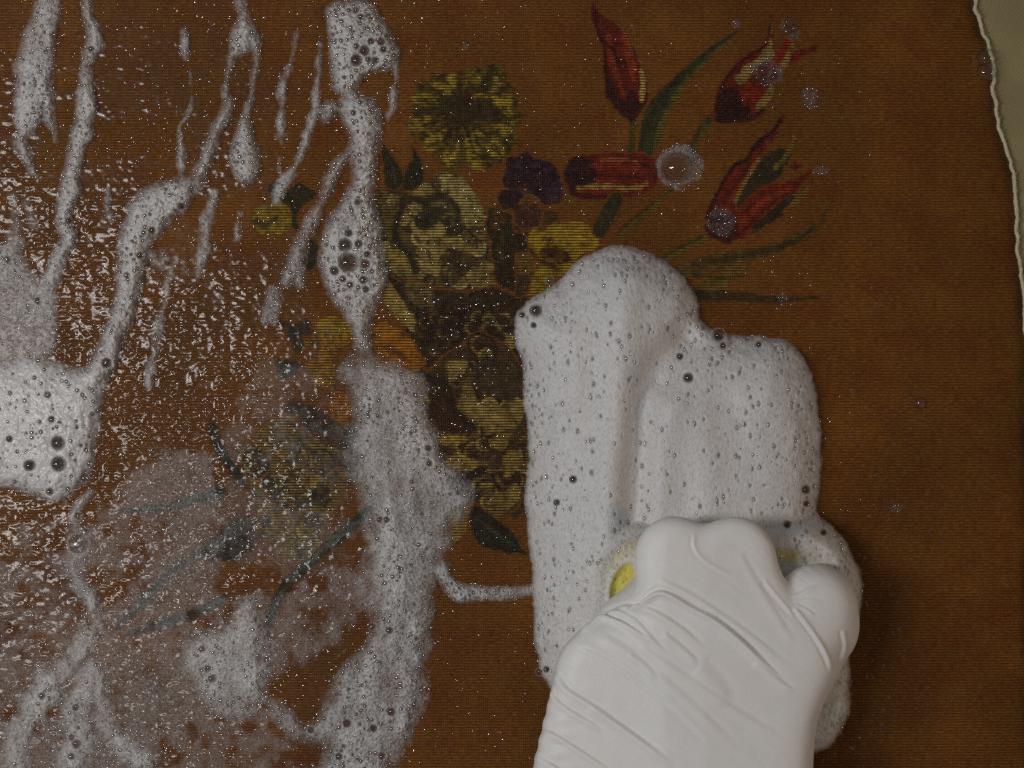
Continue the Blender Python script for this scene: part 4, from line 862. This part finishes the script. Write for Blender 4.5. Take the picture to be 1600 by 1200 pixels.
def cap(x, y, z, a, b):
    ax, ay, az, ra = a; bx, by, bz, rb_ = b; dx, dy, dz = bx - ax, by - ay, bz - az; L = dx * dx + dy * dy + dz * dz + 1e-6
    t = np.clip(((x - ax) * dx + (y - ay) * dy + (z - az) * dz) / L, 0, 1)
    return np.sqrt((x - ax - t * dx) ** 2 + (y - ay - t * dy) ** 2 + (z - az - t * dz) ** 2) - (ra + (rb_ - ra) * t)
def to_metres(v):
    k = (HC - v[:, 2]) / HC
    return np.stack([(v[:, 0] - 800) * k * S, (600 - v[:, 1]) * k * S, v[:, 2] * S], 1)

def sponge_fn(x, y, z):
    d2 = sponge_sd(x, y); qz = np.abs(z - 54) - 30
    q = np.maximum(d2 + 22, 0); return np.sqrt(q ** 2 + np.maximum(qz, 0) ** 2) + np.minimum(np.maximum(d2 + 22, qz), 0) - 22
v, f = surface_nets(sponge_fn, (930, 824, -2), (1340, 1184, 116), 6.0)
rs = np.random.default_rng(5); v = v + rs.normal(0, 0.5, v.shape)
o = mesh_obj('sponge', to_metres(v), f, M_SPONGE); tag(o, 'yellow foam covered sponge gripped under the gloved hand', 'sponge')

def hand_fn(x, y, z):
    C = lambda a, b: cap(x, y, z, a, b)
    d = C((904, 1330, 150, 100), (956, 1062, 158, 89))                                # thumb side of the hand
    d = smin(d, C((1060, 1340, 160, 118), (1080, 1060, 166, 92)), 60)
    d = smin(d, C((1160, 1330, 150, 104), (1192, 1100, 156, 84)), 60)
    d = smin(d, C((918, 1330, 150, 100), (1070, 1700, 150, 120)), 60); d = smin(d, C((1160, 1330, 150, 104), (1090, 1700, 150, 120)), 60)
    d = smin(d, C((958, 1050, 150, 72), (985, 985, 128, 54)), 30)                     # thumb root, thumb tucked under
    d = smin(d, C((985, 985, 128, 52), (1010, 940, 104, 42)), 22)
    # index and middle: proximal bones up to the bent middle joints, then down into the sponge
    d = smin(d, C((1066, 1010, 176, 78), (1053, 866, 176, 55)), 50)
    d = smin(d, C((1130, 1010, 180, 80), (1148, 868, 180, 56)), 44)
    d = smin(d, C((1054, 884, 172, 52), (1147, 886, 174, 52)), 20)
    d = smin(d, C((1150, 900, 180, 56), (1232, 1024, 166, 64)), 36)
    d = smin(d, C((1053, 866, 174, 54), (1056, 872, 110, 48)), 20); d = smin(d, C((1148, 868, 178, 55), (1150, 876, 110, 48)), 20)
    # ring and little finger, lower and tucked
    r1 = smin(C((1215, 1020, 146, 74), (1274, 946, 134, 61)), C((1274, 946, 134, 60), (1264, 954, 80, 50)), 18)
    r1 = smin(r1, C((1222, 1066, 146, 70), (1288, 992, 122, 50)), 34); r1 = smin(r1, C((1288, 978, 118, 48), (1272, 1000, 78, 40)), 14)
    d = smin(d, r1, 12)
    d = smin(d, C((1192, 1100, 150, 84), (1238, 1040, 150, 62)), 24)
    top = z - 219 + 0.10 * (x - 1100) * (x > 1100) + 0.05 * (1000 - y) + 0.16 * np.maximum(1040 - x, 0)   # stretched rubber spans flat between the knuckles
    return -smin(-d, -top, 22)
v, f = surface_nets(hand_fn, (780, 780, 20), (1370, 1840, 300), 5.0)
tmp = mesh_obj('tmp', v, f, M_GLOVE)
ss = tmp.modifiers.new('s', 'SUBSURF'); ss.levels = 1; ss.render_levels = 1
dg = bpy.context.evaluated_depsgraph_get(); me = tmp.evaluated_get(dg).to_mesh()
n = len(me.vertices); v = np.zeros(n * 3, np.float32); me.vertices.foreach_get('co', v); v = v.reshape(-1, 3).astype(float)
nr = np.zeros(n * 3, np.float32); me.vertices.foreach_get('normal', nr); nr = nr.reshape(-1, 3).astype(float)
f = np.zeros(len(me.polygons) * 4, np.int32); me.polygons.foreach_get('vertices', f); f = f.reshape(-1, 4)
tmp.evaluated_get(dg).to_mesh_clear(); tm = tmp.data; bpy.data.objects.remove(tmp); bpy.data.meshes.remove(tm)
if nr[np.argmax(v[:, 2]), 2] < 0: nr = -nr; f = f[:, ::-1]
# folds of the rubber: each is a raised lip with a groove on one side
FOLDS = [([(975, 955), (1000, 938), (1024, 922), (1046, 924), (1080, 944), (1120, 966), (1160, 998), (1200, 1036), (1236, 1070)], 5.5, 10.0, 1),
         ([(930, 962), (975, 944), (1010, 946), (1040, 960), (1075, 984), (1105, 1012)], 6, 5.0, 1),
         ([(920, 972), (960, 954), (990, 962), (1022, 996), (1046, 1022)], 5, 4.0, 1),
         ([(900, 985), (935, 964), (965, 966), (992, 980), (1022, 1002)], 5, 6.5, 1),
         ([(1040, 985), (1070, 1010), (1095, 1034)], 6, 3.0, 1), ([(985, 1018), (1010, 1036), (1030, 1060)], 6, 2.0, 1),
         ([(1082, 832), (1080, 852), (1092, 874), (1118, 892), (1146, 902)], 3.5, 3.0, -1), ([(1000, 1000), (1070, 1050), (1160, 1110), (1230, 1150)], 8, 1.8, 1), ([(940, 985), (1010, 1030), (1090, 1100), (1160, 1170)], 9, 1.8, 1), ([(1030, 900), (1090, 930), (1170, 985), (1250, 1050)], 6, 2.0, 1), ([(900, 1010), (960, 1040), (1040, 1100), (1120, 1180)], 6, 1.6, -1), ([(1160, 860), (1200, 930), (1250, 1010)], 7, 1.6, 1),
         ([(874, 1048), (886, 1072), (920, 1094), (960, 1122), (1010, 1158), (1050, 1190)], 6, 4.5, 1),
         ([(864, 1076), (876, 1096), (910, 1118), (945, 1138)], 5, 4.0, 1),
         ([(850, 1136), (880, 1152), (920, 1178), (960, 1204)], 5, 4.0, 1), ([(840, 1180), (870, 1196), (910, 1222)], 5, 3.5, 1),
         ([(1235, 950), (1262, 985), (1284, 1020), (1296, 1052)], 4, 4.5, -1), ([(1312, 985), (1316, 1010), (1310, 1034)], 4, 3.5, -1),
         ([(1180, 1030), (1215, 1058), (1244, 1076)], 5, 2.5, 1), ([(1192, 905), (1216, 935), (1240, 962)], 4, -4.0, 1),
         ([(1236, 930), (1256, 922), (1274, 912)], 3, 2.2, 1), ([(1240, 936), (1262, 934), (1284, 936)], 3, 2.2, 1), ([(1244, 942), (1262, 950), (1276, 962)], 3, 2.2, 1),
         ([(930, 1090), (990, 1140), (1060, 1180)], 14, 2.0, 1), ([(1100, 1030), (1130, 1060), (1150, 1100)], 16, 2.0, 1)]
up = sstep(0.0, 0.35, nr[:, 2]); disp = np.zeros(n)
for pts, w, a, sd in FOLDS:
    p = spline(pts, n=5); q, _, side, par = seg_fields(np.concatenate([p, np.zeros((len(p), 1))], 1), v[:, 0].astype(np.float32), v[:, 1].astype(np.float32))
    s = q * side * sd; fade = sstep(0, 0.12, par) * sstep(1.0, 0.75, par)
    disp += fade * 0.95 * a * (0.85 * np.exp(-((s - 1.1 * w) / (1.0 * w)) ** 2) - 0.75 * np.exp(-((s + 0.1 * w) / (0.55 * w)) ** 2)) * up
tn = fbm(6.5, 70, 601, 2)                     # fine tension wrinkles along the pull of the rubber
ua = (v[:, 0] - 800) * 0.80 + (v[:, 1] - 780) * 0.60 + 60; va = -(v[:, 0] - 800) * 0.60 + (v[:, 1] - 780) * 0.80 + 420
disp += 5.0 * sample(np.clip(fbm(90, 70, 611, 2) - 0.30, 0, 1), ua + X0, va + Y0) * (sample(tn, ua + X0, va + Y0) - 0.5) * up * (0.35 + 0.65 * sstep(1000, 1140, v[:, 1] - 0.35 * (v[:, 0] - 950)) )
disp += 0.9 * np.sin(v[:, 1] / 4.2 + v[:, 0] / 30) * sstep(920, 860, v[:, 0]) * sstep(1060, 1120, v[:, 1])       # gathered rubber at the wrist side
v = v + nr * disp[:, None]
o = mesh_obj('gloved_hand', to_metres(v), f, M_GLOVE); tag(o, 'right hand in a wrinkled white rubber glove gripping the sponge', 'hand')
